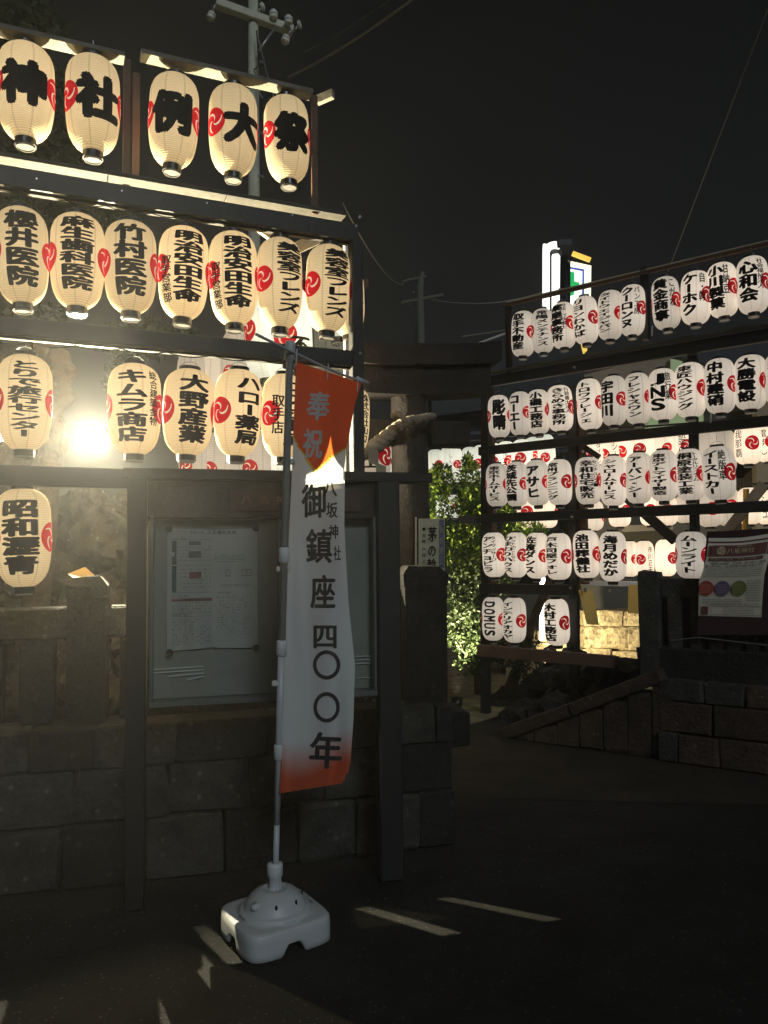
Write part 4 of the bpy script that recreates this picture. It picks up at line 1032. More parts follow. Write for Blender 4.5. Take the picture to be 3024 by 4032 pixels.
# diagonal braces behind
for (xa, ya, xb, yb, of, wd) in ((2300, 1760, 2360, 1800, -.15, .05), (2470, 1960, 2660, 2130, -.2, .09), (2850, 2110, 3010, 1905, -.35, .09)):
    mb = MB(); mb.bar(RF.hit(xa, ya, of), RF.hit(xb, yb, of), .04, wd); mb.build('brace', BEAM if xa < 2800 else BEIGE, rr)
for (px, py) in ((2262, 1446), (2296, 1778), (2252, 2035), (2246, 2315), (2400, 2326)):
    z_, t_ = rz(px, py, .04); mb = MB(); mb.tube([RF.at(t_, z_, .03), RF.at(t_, z_, .05)], .012, 8); mb.build('bolt', STEEL, rr)

grpR = 'white lanterns on the right rack'
# cx, w, ytop, ybot, text, text x fraction, small, small fraction, description
ROWS = {
 'top': [(2057, 92, 1225, 1407, '取手不動産', -.52, None, 0), (2138, 86, 1215, 1393, '常陽メンテナンス', -.05, None, 0), (2220, 96, 1189, 1375, '薬屋事務所', -.62, '司法・行政書士', .02),
         (2308, 97, 1166, 1357, 'リヨンわかば', -.60, None, 0), (2400, 98, 1144, 1342, 'タイトウェイジャパン', -.52, None, 0), (2487, 97, 1120, 1326, 'クーロンヌ', -.48, 'パン工房', .36),
         (2626, 106, 1088, 1300, '黄金商事', -.42, 'こがね', .5), (2736, 113, 1067, 1281, 'ケーホク', -.45, '自・幹', .44), (2848, 112, 1033, 1253, '小川製菓', -.48, '甘納豆', .28), (2964, 117, 1007, 1239, '心和会', -.30, '社会福祉法人', .52)],
 'second': [(1967, 86, 1556, 1725, '彫晴', 0, None, 0), (2048, 86, 1542, 1716, 'コーエー', -.58, None, 0), (2122, 88, 1533, 1711, '小磯工務店', -.25, None, 0), (2208, 100, 1517, 1700, 'きらめき事務所', -.15, '行政書士法人', .62),
            (2325, 99, 1491, 1694, 'トロワフレーシェ', -.4, None, 0), (2416, 99, 1479, 1678, '宇田川', -.62, None, 0), (2512, 101, 1468, 1672, 'フレシャスワン', -.3, None, 0), (2610, 109, 1451, 1657, 'JNS', -.40, '旅行業', .38),
            (2718, 117, 1427, 1646, '東匠ハウジング', -.4, None, 0), (2834, 116, 1411, 1631, '中村建硝', -.34, None, 0), (2952, 121, 1398, 1616, '大勝電設', -.28, None, 0), (3078, 124, 1385, 1600, '関東電気', -.3, None, 0)],
 'third': [(1958, 88, 1825, 1995, '東京ホームサービス', -.3, None, 0), (2035, 88, 1818, 1995, '茨城先公園', -.58, None, 0), (2118, 94, 1811, 1991, 'アサヒ', -.42, None, 0), (2203, 97, 1809, 1989, '常州プランニング', -.66, None, 0),
           (2317, 100, 1800, 1987, '幸和住宅販売', -.14, 'センチュリ21', .6), (2413, 101, 1795, 1993, 'シャロームサービス', -.33, None, 0), (2513, 103, 1782, 1984, 'アーバン・シー', -.35, None, 0),
           (2612, 107, 1772, 1974, '東京アトマイザー製造', -.35, None, 0), (2719, 111, 1767, 1971, '桐原塗装工業', -.38, 'トータルリフォーム', .4), (2834, 121, 1757, 1970, 'イーストカー', -.5, '絶版車', .25)],
 'fourth': [(1948, 93, 2097, 2271, 'アンチョビラ', -.62, 'タイマッサージ', -.05), (2030, 90, 2097, 2273, 'ひまわりハウス', -.78, 'ペットのことなら', -.25), (2112, 92, 2098, 2277, '佐渡ダンス', -.68, None, 0), (2199, 101, 2100, 2282, '戸木司屋フォレ', -.62, None, 0),
            (2312, 103, 2089, 2275, '池田葬儀社', -.38, None, 0), (2411, 105, 2093, 2288, '海月めだか', -.2, None, 0), (2720, 119, 2094, 2277, 'ムーンライト', -.2, None, 0)],
 'fifth': [(1941, 88, 2350, 2521, 'DOMUS', -.38, None, 0), (2025, 93, 2352, 2529, 'インテリアオカヤ', -.66, None, 0), (2195, 99, 2357, 2540, '木村工務店', -.62, None, 0)],
}
for rn_, lst in ROWS.items():
    for i, (cx, wp, y0, y1, tx, tf, sm, sf) in enumerate(lst):
        a = asn(tf * .95); kana = sum('ァ' <= c <= 'ヿ' or 'ぁ' <= c <= 'ゖ' for c in tx)
        n = len(tx); kd = 'Latin capitals' if tx.isascii() else ('kana' if kana > n * .6 else ('characters' if kana == 0 else 'mixed characters'))
        lb = '%s lantern in right rack %s row, %s large %s%s' % (ORD[i], rn_, NUM[min(n, 12)], kd, ', small side column' if sm else '')
        ca = 78 if a > -45 else 84
        lantern(RF, cx, y0, y1, wp, tx, a, small=sm, sa=asn(sf * .95), kind='R', label=lb, group=grpR, tz=(.11, .92) if n > 3 else (.15, .88), tw=.58 if n > 3 else .62,
                stz=(.35, .92) if n > 3 else (.35, .9), stw=.24, crests=(ca, -ca), off=.05 + .06 * (i % 2), rotate=tx == 'DOMUS', hanger=i % 3 == 0 or rn_ == 'top', bold=.046 if n < 6 else .038)
# strings of background lanterns deeper in the precinct
grpC = 'bright lanterns strung deeper in the precinct'
bgr = [(1715, 70, 1770, 1900, 10, '', 25, 'B', 'pale lantern right beside the torii column above the bush'), (1758, 66, 1762, 1905, 10, '', 100, 'B', 'blank pale lantern second from the torii column'), (1790, 60, 1762, 1900, 9.6, 'しんきん', -35, 'B', 'pale lantern with thin writing and crest above the bush'),
       (1848, 70, 1760, 1900, 10, 'いたや', -40, 'B', 'pale lantern with thin writing left of the rack post'), (1898, 72, 1752, 1905, 9.7, '', -20, 'B', 'blank bright lantern touching the right rack post'),
       (1745, 60, 1950, 2050, 9.8, '', 95, 'B', 'low pale lantern in the gap of the bush'), (1790, 46, 1948, 2040, 9.6, '湯', -20, 'B', 'low lantern with one bold character in the gap of the bush'),
       (1942, 76, 1745, 1900, 9.5, '', 0, 'B', 'background lantern behind the first third-row lantern'), (1990, 80, 1738, 1900, 9.7, '釣具', -10, 'B', 'background lantern with thin writing above the third row'),
       (2055, 84, 1730, 1890, 9.5, '', -10, 'B', 'background lantern with crest between two rack lanterns'), (2105, 84, 1720, 1890, 9.8, '', 10, 'B', 'background lantern with crest right of centre beam'), (2155, 70, 1710, 1900, 9.6, '', -10, 'B', 'background lantern behind the fourth rack lantern'),
       (2330, 90, 1730, 1870, 9.0, 'ダイニング', 40, 'W', 'warm background lantern with slanting writing under the second beam'), (2395, 88, 1720, 1870, 9.1, 'シーマ', 40, 'W', 'warm background lantern with crest and kana'), (2440, 86, 1710, 1860, 9.2, '', 10, 'W', 'warm background lantern with crest at its middle'),
       (2520, 90, 1700, 1850, 9.0, '', -5, 'W', 'warm background lantern with large centred crest'), (2605, 92, 1700, 1850, 9.0, '', 35, 'W', 'warm background lantern with crest at its right'), (2690, 90, 1690, 1830, 8.9, '設備', -5, 'W', 'warm background lantern with two thin characters'),
       (2775, 96, 1690, 1860, 8.8, '', 100, 'G', 'dim blank background lantern left of the pair'), (2850, 96, 1690, 1870, 8.8, '', 100, 'G', 'dim blank background lantern right of the pair'), (2945, 100, 1670, 1830, 8.6, '我那覇', -45, 'W', 'background lantern with three brushed characters and a crest'),
       (3025, 90, 1670, 1820, 8.6, '電すし', -20, 'W', 'background lantern with brushed writing cut by the right edge'),
       (2075, 90, 1960, 2080, 9.5, '', 0, 'W', 'low background lantern under the third row, leftmost'), (2150, 90, 1960, 2080, 9.4, '', 80, 'W', 'low background lantern under the third row, second'), (2330, 90, 1970, 2090, 9.0, '', 80, 'W', 'low background lantern under the housing lantern'),
       (2440, 86, 1955, 2075, 9.0, '', 40, 'W', 'low background lantern with crest at its right edge'), (2560, 80, 1950, 2070, 8.9, '', 0, 'W', 'low background lantern with a large crest'), (2625, 84, 1950, 2070, 8.8, '', 10, 'W', 'low background lantern with a crest left of its twin'),
       (2700, 80, 1950, 2060, 8.8, '', 90, 'G', 'low dim blank background lantern'), (2795, 92, 1935, 2075, 8.6, '', 15, 'G', 'low background lantern with a crest cut by the beam'), (2868, 90, 1920, 2070, 8.6, '', 20, 'G', 'low background lantern with a crest by the brace'),
       (2950, 90, 1920, 2065, 8.5, '', 20, 'W', 'low background lantern beside the brass rod'), (3020, 80, 1930, 2065, 8.5, 'シュ', -10, 'W', 'low background lantern with kana at the right edge'),
       (2478, 70, 2131, 2270, 8.6, '', 40, 'W', 'leftmost of three warm lanterns above the white shelf'), (2537, 73, 2130, 2276, 8.5, '市川正夫', 38, 'W', 'middle of three warm lanterns above the white shelf'), (2620, 83, 2125, 2268, 8.4, '', 40, 'W', 'rightmost of three warm lanterns above the white shelf'),
       (2790, 60, 2130, 2260, 8.4, '', 80, 'G', 'dim lantern half hidden by the curling poster')]
for cx, wp, y0, y1, d, tx, a, mk, lb in bgr:
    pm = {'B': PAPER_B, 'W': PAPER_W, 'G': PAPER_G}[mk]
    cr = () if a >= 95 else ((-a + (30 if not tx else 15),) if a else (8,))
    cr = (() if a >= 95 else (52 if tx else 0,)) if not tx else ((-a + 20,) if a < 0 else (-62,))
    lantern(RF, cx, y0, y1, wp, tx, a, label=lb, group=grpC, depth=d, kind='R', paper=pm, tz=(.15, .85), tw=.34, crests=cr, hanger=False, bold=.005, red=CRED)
# wires carrying them
for k, (pa, pb) in enumerate((((1690, 1735, 9.8), (1900, 1730, 9.8)), ((1930, 1722, 9.6), (3100, 1640, 8.6)), ((2040, 1945, 9.5), (3100, 1900, 8.6)))):
    mb = MB(); mb.tube([P(*pa), P(*pb)], .012, 6); thing('lantern_wire', RING, mb, ['short wire the pale lanterns beside the torii hang from', 'wire carrying the upper background lanterns', 'wire carrying the lower background lanterns'][k], 'wire')
# white shelf under the three
mb = MB(); mb.bar(P(2290, 2296, 8.4), P(2546, 2300, 8.4), .1, .055); thing('white_shelf', mat('shelf_white', (.85, .8, .76), .5), mb, 'narrow white shelf below the three warm lanterns', 'shelf')

# yellow paper strips
def strip(pts, d, label, bend=.03):
    mb = MB(); mb.add([P(x, y, d + bend * (k % 2)) for k, (x, y) in enumerate(pts)], [tuple(range(len(pts)))])
    return thing('paper_strip', YPAP, mb, label, 'paper strip', 'yellow paper strips')
strip([(2277, 2323), (2333, 2322), (2345, 2380), (2358, 2461), (2309, 2458), (2290, 2370)], 6.75, 'slanting yellow paper strip clipped to the rack beam', .0)
strip([(2474, 2302), (2521, 2302), (2521, 2415), (2472, 2415)], 7.9, 'upright yellow paper strip behind the white shelf', .0)
mb = MB(); mb.bar(P(2304, 2312, 6.7), P(2304, 2332, 6.7), .02, .02); thing('clip', STEEL, mb, 'bright metal clip holding the slanting yellow strip', 'clip')
# price-tag like white slips
for (px, py, d, lb) in ((2568, 1303, 6.6, 'small white slip hanging from the rack post in the top row'), (2800, 1645, 6.3, 'small white slip under the second lantern row')):
    mb = MB(); mb.bar(P(px, py - 20, d), P(px - 2, py + 20, d), .003, .025, up=(0, 1, 0)); thing('paper_slip', PAPERW, mb, lb, 'paper slip')

# lit stone monument behind the rack
mon = empty('stone_wall', 'brightly lit yellow rough stone block wall behind the right rack', 'stone wall', P(2405, 2640, 10.4))
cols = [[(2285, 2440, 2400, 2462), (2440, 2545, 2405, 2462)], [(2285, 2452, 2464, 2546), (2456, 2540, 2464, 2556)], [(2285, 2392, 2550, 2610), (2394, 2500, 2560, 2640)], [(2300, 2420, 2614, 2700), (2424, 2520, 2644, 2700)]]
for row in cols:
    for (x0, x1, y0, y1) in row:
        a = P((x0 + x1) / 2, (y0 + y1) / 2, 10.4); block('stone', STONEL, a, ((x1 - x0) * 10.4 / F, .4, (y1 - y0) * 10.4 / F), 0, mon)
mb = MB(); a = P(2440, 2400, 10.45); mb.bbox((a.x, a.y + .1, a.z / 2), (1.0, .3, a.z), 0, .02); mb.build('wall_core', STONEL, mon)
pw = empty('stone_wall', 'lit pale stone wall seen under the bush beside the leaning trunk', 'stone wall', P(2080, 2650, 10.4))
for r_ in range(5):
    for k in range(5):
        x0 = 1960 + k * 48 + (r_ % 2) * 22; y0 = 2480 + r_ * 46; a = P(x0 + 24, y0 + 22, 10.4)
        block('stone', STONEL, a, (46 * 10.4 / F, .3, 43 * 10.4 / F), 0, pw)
# leaning trunk and lamp behind
lt = empty('leaning_tree', 'leaning slender trunk in front of the glaring white lamp', 'tree', P(2010, 2720, 8.9))
mb = MB(); mb.tube([P(2005, 2720, 8.9), P(2050, 2600, 8.9), P(2100, 2440, 8.9), P(2150, 2320, 8.9), P(2200, 2180, 8.9)], [.075, .06, .055, .045, .04], 10); mb.build('trunk', BARK, lt, True)
def tube_lamp(px0, py0, px1, py1, d, r_, label):
    mb = MB(); mb.tube([P(px0, py0, d), P(px1, py1, d)], r_, 12); return thing('lamp_tube', LAMPW, mb, label, 'lamp')
tube_lamp(2136, 2275, 2134, 2520, 9.0, .030, 'glaring white upright lamp behind the leaning trunk')
def added_spot(px, py, d, aim, power, deg, label):  # unseen spotlights added to light the block wall and the bush
    c = P(px, py, d); t_ = P(*aim); dr = (t_ - c).normalized()
    mb = MB(); mb.tube([c - dr * .14, c - dr * .02], [.05, .07], 12); thing('added_spotlight', RING, mb, label, 'spotlight', 'added spotlights', True)
    L = bpy.data.lights.new('added_lamp', 'SPOT'); L.energy = power; L.color = (1, .86, .52); L.shadow_soft_size = .04; L.spot_size = R(deg); L.spot_blend = .5
    lo = bpy.data.objects.new('added_lamp', L); C.objects.link(lo); lo.location = c; lo.rotation_euler = dr.to_track_quat('-Z', 'Y').to_euler()
added_spot(2175, 2560, 9.3, (2405, 2500, 10.4), 260, 95, 'added unseen spotlight aimed at the lit block wall')
added_spot(1800, 2742, 8.15, (1815, 2000, 9.1), 900, 56, 'added unseen spotlight aimed up into the bush')

# stone fence on the right wall
fr = empty('stone_fence', 'dark weathered stone fence on the right retaining wall', 'stone fence', RW.at(1.5))
RWf = Line(tuple(RW.at(0, 0, -.25))[:2], tuple(RW.at(1, 0, -.25))[:2])
def fb(px0, px1, y0, y1, nm, m=STONED, off=0.0, th=.14):
    zc_, a_ = zt(RWf, px0, (y0 + y1) / 2, off); b_ = zt(RWf, px1, (y0 + y1) / 2, off)[1]; z1_ = zt(RWf, (px0 + px1) / 2, y0, off)[0]; z0_ = zt(RWf, (px0 + px1) / 2, y1, off)[0]
    block(nm, m, RWf.at((a_ + b_) / 2, (z0_ + z1_) / 2, off), (abs(b_ - a_), th, abs(z1_ - z0_)), RWf.ang, fr, amp=.02)
fb(2528, 2606, 2252, 2700, 'post', STONE, .03, .18); fb(2606, 2770, 2278, 2352, 'rail', STONE, -.02); fb(2640, 2695, 2352, 2680, 'baluster', STONE); fb(2730, 2770, 2352, 2680, 'baluster', STONE)
for k in range(5): fb(2800 + k * 72, 2848 + k * 72, 2352, 2700, 'baluster', STONED)
fb(2770, 3200, 2278, 2352, 'rail', STONED, -.03)
fb(2525, 3200, 2560, 2690, 'rail', STONED, .02, .2); fb(2600, 3200, 2340, 2600, 'added_backing', STONED, -.12, .05)  # dark slab added behind the balusters to blacken the gaps
mb = MB(); mb.tube([RWf.hit(2640, 2522, .25), RWf.hit(2750, 2510, .25), RWf.hit(3060, 2545, .25)], .005, 6); thing('cord', mat('grey_cord', (.12, .12, .12), .6), mb, 'thin grey cord strung along the right fence', 'cord')

# poster on the right
ps = empty('poster_board', 'maroon-edged curling information poster at the right edge', 'poster', RWf.at(2.5))
QL = lambda x, y, l=0.0: RWf.hit(x, y, .16 + l)
def q2(u, v, l=0):                      # poster coordinates -> photo px, with its curl
    xl = float(np.interp(v, [0, .25, .45, .55, 1], [2790, 2782, 2765, 2752, 2750])); xr = float(np.interp(v, [0, .25, .5, .7, 1], [3048, 3032, 3010, 3004, 2998]))
    yt = float(np.interp(u, [0, .5, 1], [2118, 2112, 2098])) + 5 * math.sin(u * 3.1) * (1 - v); yb = 2424 + 7 * u
    return QL(xl + (xr - xl) * u, yt + (yb - yt) * v, .02 + .03 * math.sin(v * 4.2) + l)
vs = [q2(i / 24, j / 30) for j in range(31) for i in range(25)]
fs = [(j * 25 + i, (j + 1) * 25 + i, (j + 1) * 25 + i + 1, j * 25 + i + 1) for j in range(30) for i in range(24)]
PP = mat('poster_paper', (.80, .74, .62), .7); MAR = mat('poster_maroon', (.17, .06, .06), .7); BKB = mat('maroon_board', (.035, .014, .016), .7)
MB().add(vs, fs).build('sheet', PP, ps, True)
mb = MB(); mb.add([QL(2784, 2094, -.01), QL(3075, 2078, -.01), QL(3075, 2500, -.01), QL(2745, 2500, -.01)] + [QL(2784, 2094, -.04), QL(3075, 2078, -.04), QL(3075, 2500, -.04), QL(2745, 2500, -.04)],
       [(0, 1, 2, 3), (7, 6, 5, 4), (0, 4, 5, 1), (1, 5, 6, 2), (2, 6, 7, 3), (3, 7, 4, 0)]); mb.build('backing_board', BKB, ps)
def qrect(mb, u0, v0, u1, v1, l=.006):
    n = max(1, int((u1 - u0) * 20)); m_ = max(1, int((v1 - v0) * 16)); vv = [q2(u0 + (u1 - u0) * i / n, v0 + (v1 - v0) * j / m_, l) for j in range(m_ + 1) for i in range(n + 1)]
    mb.add(vv, [(j * (n + 1) + i, (j + 1) * (n + 1) + i, (j + 1) * (n + 1) + i + 1, j * (n + 1) + i + 1) for j in range(m_) for i in range(n)])
for (a, b, c, d) in ((.07, .095, .93, .235), (0.0, .045, 1, .06), (.02, .10, .06, .24), (.95, .1, .99, .24), (.04, .255, .9, .295), (.04, .88, .15, .985), (.19, .87, .99, .874), (.19, .98, .99, .984), (.19, .87, .193, .984), (.987, .87, .99, .984)): mb = MB(); qrect(mb, a, b, c, d); mb.build('printed_band', MAR, ps)
def qdisc(u, v, ru, m, nm, l=.009):
    mb = MB(); rv = ru * 258 / 315; c = [q2(u, v, l)] + [q2(u + ru * math.cos(2 * PI * k / 28), v + rv * math.sin(2 * PI * k / 28), l) for k in range(28)]
    mb.add(c, [(0, 1 + k, 1 + (k + 1) % 28) for k in range(28)]); mb.build(nm, m, ps)
qdisc(.22, .165, .07, mat('poster_cream', (.55, .47, .30), .7), 'emblem'); qdisc(.115, .645, .115, mat('disc_red', (.50, .07, .05), .7), 'red_disc'); qdisc(.365, .645, .115, mat('disc_purple', (.17, .12, .26), .7), 'purple_disc'); qdisc(.62, .645, .115, mat('disc_green', (.20, .24, .06), .7), 'green_disc')
mb = MB(); 
for j in range(3):
    v = []
    for i in range(9):
        t_ = i / 8; rr_ = .012 + .05 * t_; th = j * 2.094 + 2 * t_
        for sg in (-.006, .006): v.append(q2(.22 + (rr_ + sg) * math.cos(th), .165 + (rr_ + sg) * math.sin(th) * .82, .012))
    mb.add(v, [(2 * i, 2 * i + 1, 2 * i + 3, 2 * i + 2) for i in range(8)])
mb.build('emblem_swirl', MAR, ps)
def qtext(mb, txt, u0, v, du, h, b=.01):
    for k, ch in enumerate(txt):
        V, Fs = glyph(ch, b, (1, 1)); mb.add([q2(u0 + k * du + a * du * .95, v - c_ * h, .010) for a, c_ in V], Fs)
mb = MB(); qtext(mb, '八坂神社', .36, .17, .11, .07, .02); qtext(mb, '御鎮座四百年', .48, .115, .04, .03); qtext(mb, '奉祝記念事業ご協賛のお願い', .1, .275, .06, .035); mb.build('pale_print', MATS['poster_cream'], ps)
mb = MB(); qtext(mb, '新規の企業様・団体様・個人様のご協賛', .12, .325, .048, .036, .01); qtext(mb, '夏の例大祭に八坂神社境内の提灯を飾ります', .04, .365, .046, .034, .01)
fill = 'の提灯奉納八坂神社例祭御鎮座年事業協賛受付社務所電話'
rn = random.Random(11)
for (u0, u1, v, h) in [(.05, .95, .40 + k * .024, .017) for k in range(5)] + [(.74, .98, .56 + k * .03, .018) for k in range(9)] + [(.07, .7, .79 + k * .022, .014) for k in range(3)] + [(.38, .9, .90 + k * .02, .013) for k in range(4)] + [(.1, .96, .852, .02)]:
    qtext(mb, ''.join(rn.choice(fill) for _ in range(int((u1 - u0) / (h * 1.15)))), u0, v, h * 1.15, h, 0)
mb.build('print', PRINT, ps)
for uc in (.115, .365, .62):
    mb = MB()
    for k in range(5): qtext(mb, ''.join(rn.choice(fill) for _ in range(7)), uc - .075, .60 + k * .024, .023, .015, 0)
    mb.build('disc_print', MATS['poster_cream'], ps)

# brass rod
mb = MB(); mb.tube([P(2938, 1925, 7.6), P(2934, 2098, 7.6)], .028, 12); thing('brass_rod', BRASS, mb, 'brass coloured rod hanging above the poster', 'rod')

# ================================================================== FAR: office building, roofs, sign, poles
off_ = empty('shrine_office', 'beige walled office building behind the right rack', 'building', P(2700, 2300, 11.5))
def fpanel(root, nm, m, pts, d, th=.15):
    mb = MB(); v = [P(x, y, d) for x, y in pts]; n = len(v); v2 = [p + Vector((0, th, 0)) for p in v]
    mb.add(v + v2, [tuple(range(n)), tuple(range(2 * n - 1, n - 1, -1))] + [(i, i + n, (i + 1) % n + n, (i + 1) % n) for i in range(n)]); return mb.build(nm, m, root)
fpanel(off_, 'wall', BEIGE, [(2300, 1475), (2640, 1392), (2640, 1530), (2300, 1600)], 11.5)
fpanel(off_, 'wall', BEIGE, [(2980, 1330), (3200, 1290), (3200, 2300), (2980, 2300)], 11.6)
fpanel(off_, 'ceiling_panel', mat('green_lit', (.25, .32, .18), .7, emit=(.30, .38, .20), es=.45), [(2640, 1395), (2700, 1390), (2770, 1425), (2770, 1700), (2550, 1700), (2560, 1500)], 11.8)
fpanel(off_, 'wall', mat('taupe_wall', (.12, .11, .09), .8), [(2290, 1600), (2980, 1500), (2980, 2400), (2290, 2400)], 12.2)
fpanel(off_, 'window', RING, [(2750, 1690), (2930, 1660), (2930, 1880), (2750, 1900)], 12.0)
fpanel(off_, 'lattice_rail', BEIGE, [(2450, 2070), (2650, 2060), (2650, 2085), (2450, 2095)], 11.9)
fpanel(off_, 'roof', ROOF, [(2650, 1400), (3200, 1240), (3200, 1330), (2980, 1420), (2780, 1430)], 11.3)
fh = empty('dark_house', 'dark roofed house behind the torii and the right rack', 'building', P(1850, 2100, 15))
fpanel(fh, 'roof', ROOF, [(1700, 1415), (1752, 1398), (2010, 1308), (2260, 1240), (2320, 1500), (2320, 1560), (1700, 1640)], 14.6, .6)
fpanel(fh, 'ridge_flashing', WHITED, [(1752, 1396), (2100, 1268), (2100, 1275), (1752, 1402)], 14.3, .05)
fpanel(fh, 'wall', mat('dusk_wall', (.020, .026, .036), .8), [(1690, 1560), (2330, 1500), (2330, 2300), (1690, 2300)], 15.0, .3)
fpanel(fh, 'gutter', mat('gutter_grey', (.07, .08, .09), .6), [(1850, 1700), (2330, 1680), (2330, 1692), (1850, 1712)], 14.7, .1)
for k in range(3): fpanel(fh, 'siding_board', mat('siding', (.03, .036, .045), .7), [(1850, 1725 + k * 28), (2330, 1705 + k * 28), (2330, 1722 + k * 28), (1850, 1742 + k * 28)], 14.8, .06)

# lit shop sign on its post
sg = empty('shop_sign', 'tall glowing white arch sign with a green panel above the right rack', 'sign', P(2155, 2100, 18))
dG = 18.0
arc = [(2150, 1500), (2150, 1010), (2154, 985), (2166, 970), (2185, 965), (2204, 968)]
rows = catm([list(P(x, y, dG)) for x, y in arc], 5); mb = MB(); mb.tube(rows, .085, 10); mb.build('arch_tube', SIGNW, sg, True)
mb = MB(); mb.tube([P(2152, 1500, dG), P(2150, 1900, dG)], .09, 12); mb.build('post', SIGNC, sg, True)
def sgp(nm, m, pts, d=dG, th=.3): return fpanel(sg, nm, m, pts, d, th)
sgp('sign_cabinet', RING, [(2164, 985), (2212, 985), (2212, 1300), (2164, 1300)], dG + .12, .3)
sgp('white_panel', SIGNW, [(2177, 1000), (2198, 998), (2208, 1012), (2206, 1290), (2177, 1290)])
sgp('cream_panel', SIGNC, [(2245, 1028), (2328, 1046), (2326, 1180), (2245, 1205)], dG + .15, .25)
sgp('blue_frame', SIGNB, [(2242, 1050), (2300, 1060), (2300, 1185), (2242, 1200)], dG + .1, .04)
sgp('inner_panel', SIGNW, [(2242, 1058), (2293, 1068), (2291, 1180), (2242, 1230)], dG + .04, .05)
sgp('green_mark', SIGNG, [(2240, 1068), (2262, 1072), (2262, 1108), (2282, 1112), (2280, 1136), (2262, 1138), (2260, 1160), (2240, 1164)], dG - .02, .05)
mb = MB(); mb.tube([P(2254, 998, dG), P(2324, 1024, dG)], .06, 12); mb.build('yellow_tube', SIGNY, sg, True)
sgp('orange_panel', SIGNO, [(2168, 1385), (2215, 1370), (2215, 1400), (2190, 1402)], dG); sgp('yellow_panel', SIGNY, [(2240, 1385), (2265, 1345), (2312, 1365), (2312, 1380)], dG)
pl_ = empty('utility_pole', 'dark utility pole in front of the glowing shop sign', 'utility pole', P(2222, 2300, 15))
mb = MB(); mb.tube([P(2222, 2300, 15), P(2224, 1300, 15), P(2226, 1010, 15)], [.13, .105, .10], 14); mb.build('pole', BEAM, pl_, True)
mb = MB(); mb.bar(P(2195, 960, 15), P(2252, 955, 15), .1, .14); mb.build('transformer', BEAM, pl_)
for (x, y) in ((2204, 1135), (2240, 1130), (2210, 1180), (2236, 1024)):
    mb = MB(); mb.tube([P(x, y, 14.85), P(x + 6, y + 14, 14.85)], .03, 8); mb.build('insulator', STEEL, pl_, True)

# main utility pole, left
up = empty('utility_pole', 'tall pale utility pole with a crossarm of insulators behind the left rack', 'utility pole', P(990, 2500, 8.5))
dU = 8.5
pT = P(995, -200, dU); pB = P(1005, 900, dU)
mb = MB(); x_, y_ = P(1000, 300, dU).x, P(1000, 300, dU).y
mb.tube([(x_ + .0, y_, 0), (x_, y_, 5.4), (x_ - .01, y_, 8.4)], [.085, .064, .052], 18); mb.build('pole', CONC, up, True)
a = P(850, 12, dU - .15); b = P(1153, 122, dU + .15); mb = MB(); mb.bar(a, b, .1, .085); mb.build('crossarm', CONC, up)
mb = MB(); mb.tube([P(1085, 108, dU + .05), P(1015, 205, dU - .1)], .014, 8); mb.build('stay', STEEL, up, True)
def insul(px, py, dx, dy, kind):
    a = P(px, py, dU); e_ = (P(px + dx, py + dy, dU) - a); mb = MB(); pts = [a + e_ * t_ for t_ in (0, .1, .32, .34, .42, .44, .75, .78, 1)]
    mb.tube(pts, [.02, .042, .046, .034, .034, .046, .048, .036, .03], 12); mb.build(kind, PORC, up, True)
insul(838, 48, -14, 34, 'insulator'); insul(1130, 140, -12, 34, 'insulator'); insul(1077, 74, 0, -34, 'insulator'); insul(1136, 96, 0, -34, 'insulator')
insul(1026, 30, 16, -6, 'insulator'); insul(1172, 100, 14, -4, 'insulator'); insul(862, 4, 10, -20, 'insulator')
for pts in ([(850, 20), (842, 30), (838, 48)], [(1150, 122), (1140, 128), (1130, 140)], [(1012, 55), (1022, 40), (1028, 30)], [(1155, 122), (1166, 112), (1172, 100)]):
    mb = MB(); mb.tube([P(x, y, dU) for x, y in pts], .014, 6); mb.build('arm_hook', STEEL, up, True)
mb = MB(); mb.tube(catm([list(P(*q, dU - .15)) for q in ((1010, 120), (1018, 250), (1000, 275), (1010, 300), (1028, 380), (1060, 400), (1045, 420), (1032, 410), (1062, 370))], 5), .008, 5); mb.build('cable', RING, up)
mb = MB(); mb.tube(catm([list(P(*q, dU - .15)) for q in ((1020, 160), (1035, 220), (1050, 285), (1072, 350), (1078, 390))], 5), .007, 5); mb.build('cable', STEEL, up)
for yy in (240, 300, 520, 690):
    mb = MB(); mb.tube([P(1018, yy, dU - .1), P(1038, yy + 6, dU - .15)], .012, 6); mb.build('step_bolt', STEEL, up)
# far pole
up2 = empty('utility_pole', 'distant utility pole above the torii', 'utility pole', P(1650, 2100, 17))
d2_ = 17; c = P(1655, 1300, d2_)
mb = MB(); mb.tube([(c.x, c.y, 0), (c.x, c.y, P(1655, 1420, d2_).z), (c.x, c.y, P(1660, 1130, d2_).z), P(1665, 1070, d2_)], [.11, .10, .08, .04], 12); mb.build('pole', mat('far_concrete', (.14, .14, .11), .8), up2, True)
mb = MB(); mb.bar(P(1580, 1192, d2_), P(1745, 1160, d2_), .06, .06); mb.build('crossarm', MATS['far_concrete'], up2)
mb = MB(); mb.bar(P(1585, 1110, d2_), P(1680, 1088, d2_), .06, .05); mb.build('crossarm', MATS['far_concrete'], up2)
for (x, y) in ((1578, 1120), (1608, 1100), (1624, 1150), (1735, 1162), (1712, 1180), (1612, 1198)):
    mb = MB(); mb.tube([P(x, y, d2_ - .1), P(x + 10, y + 3, d2_ - .1)], .03, 8); mb.build('insulator', MATS['far_concrete'], up2)
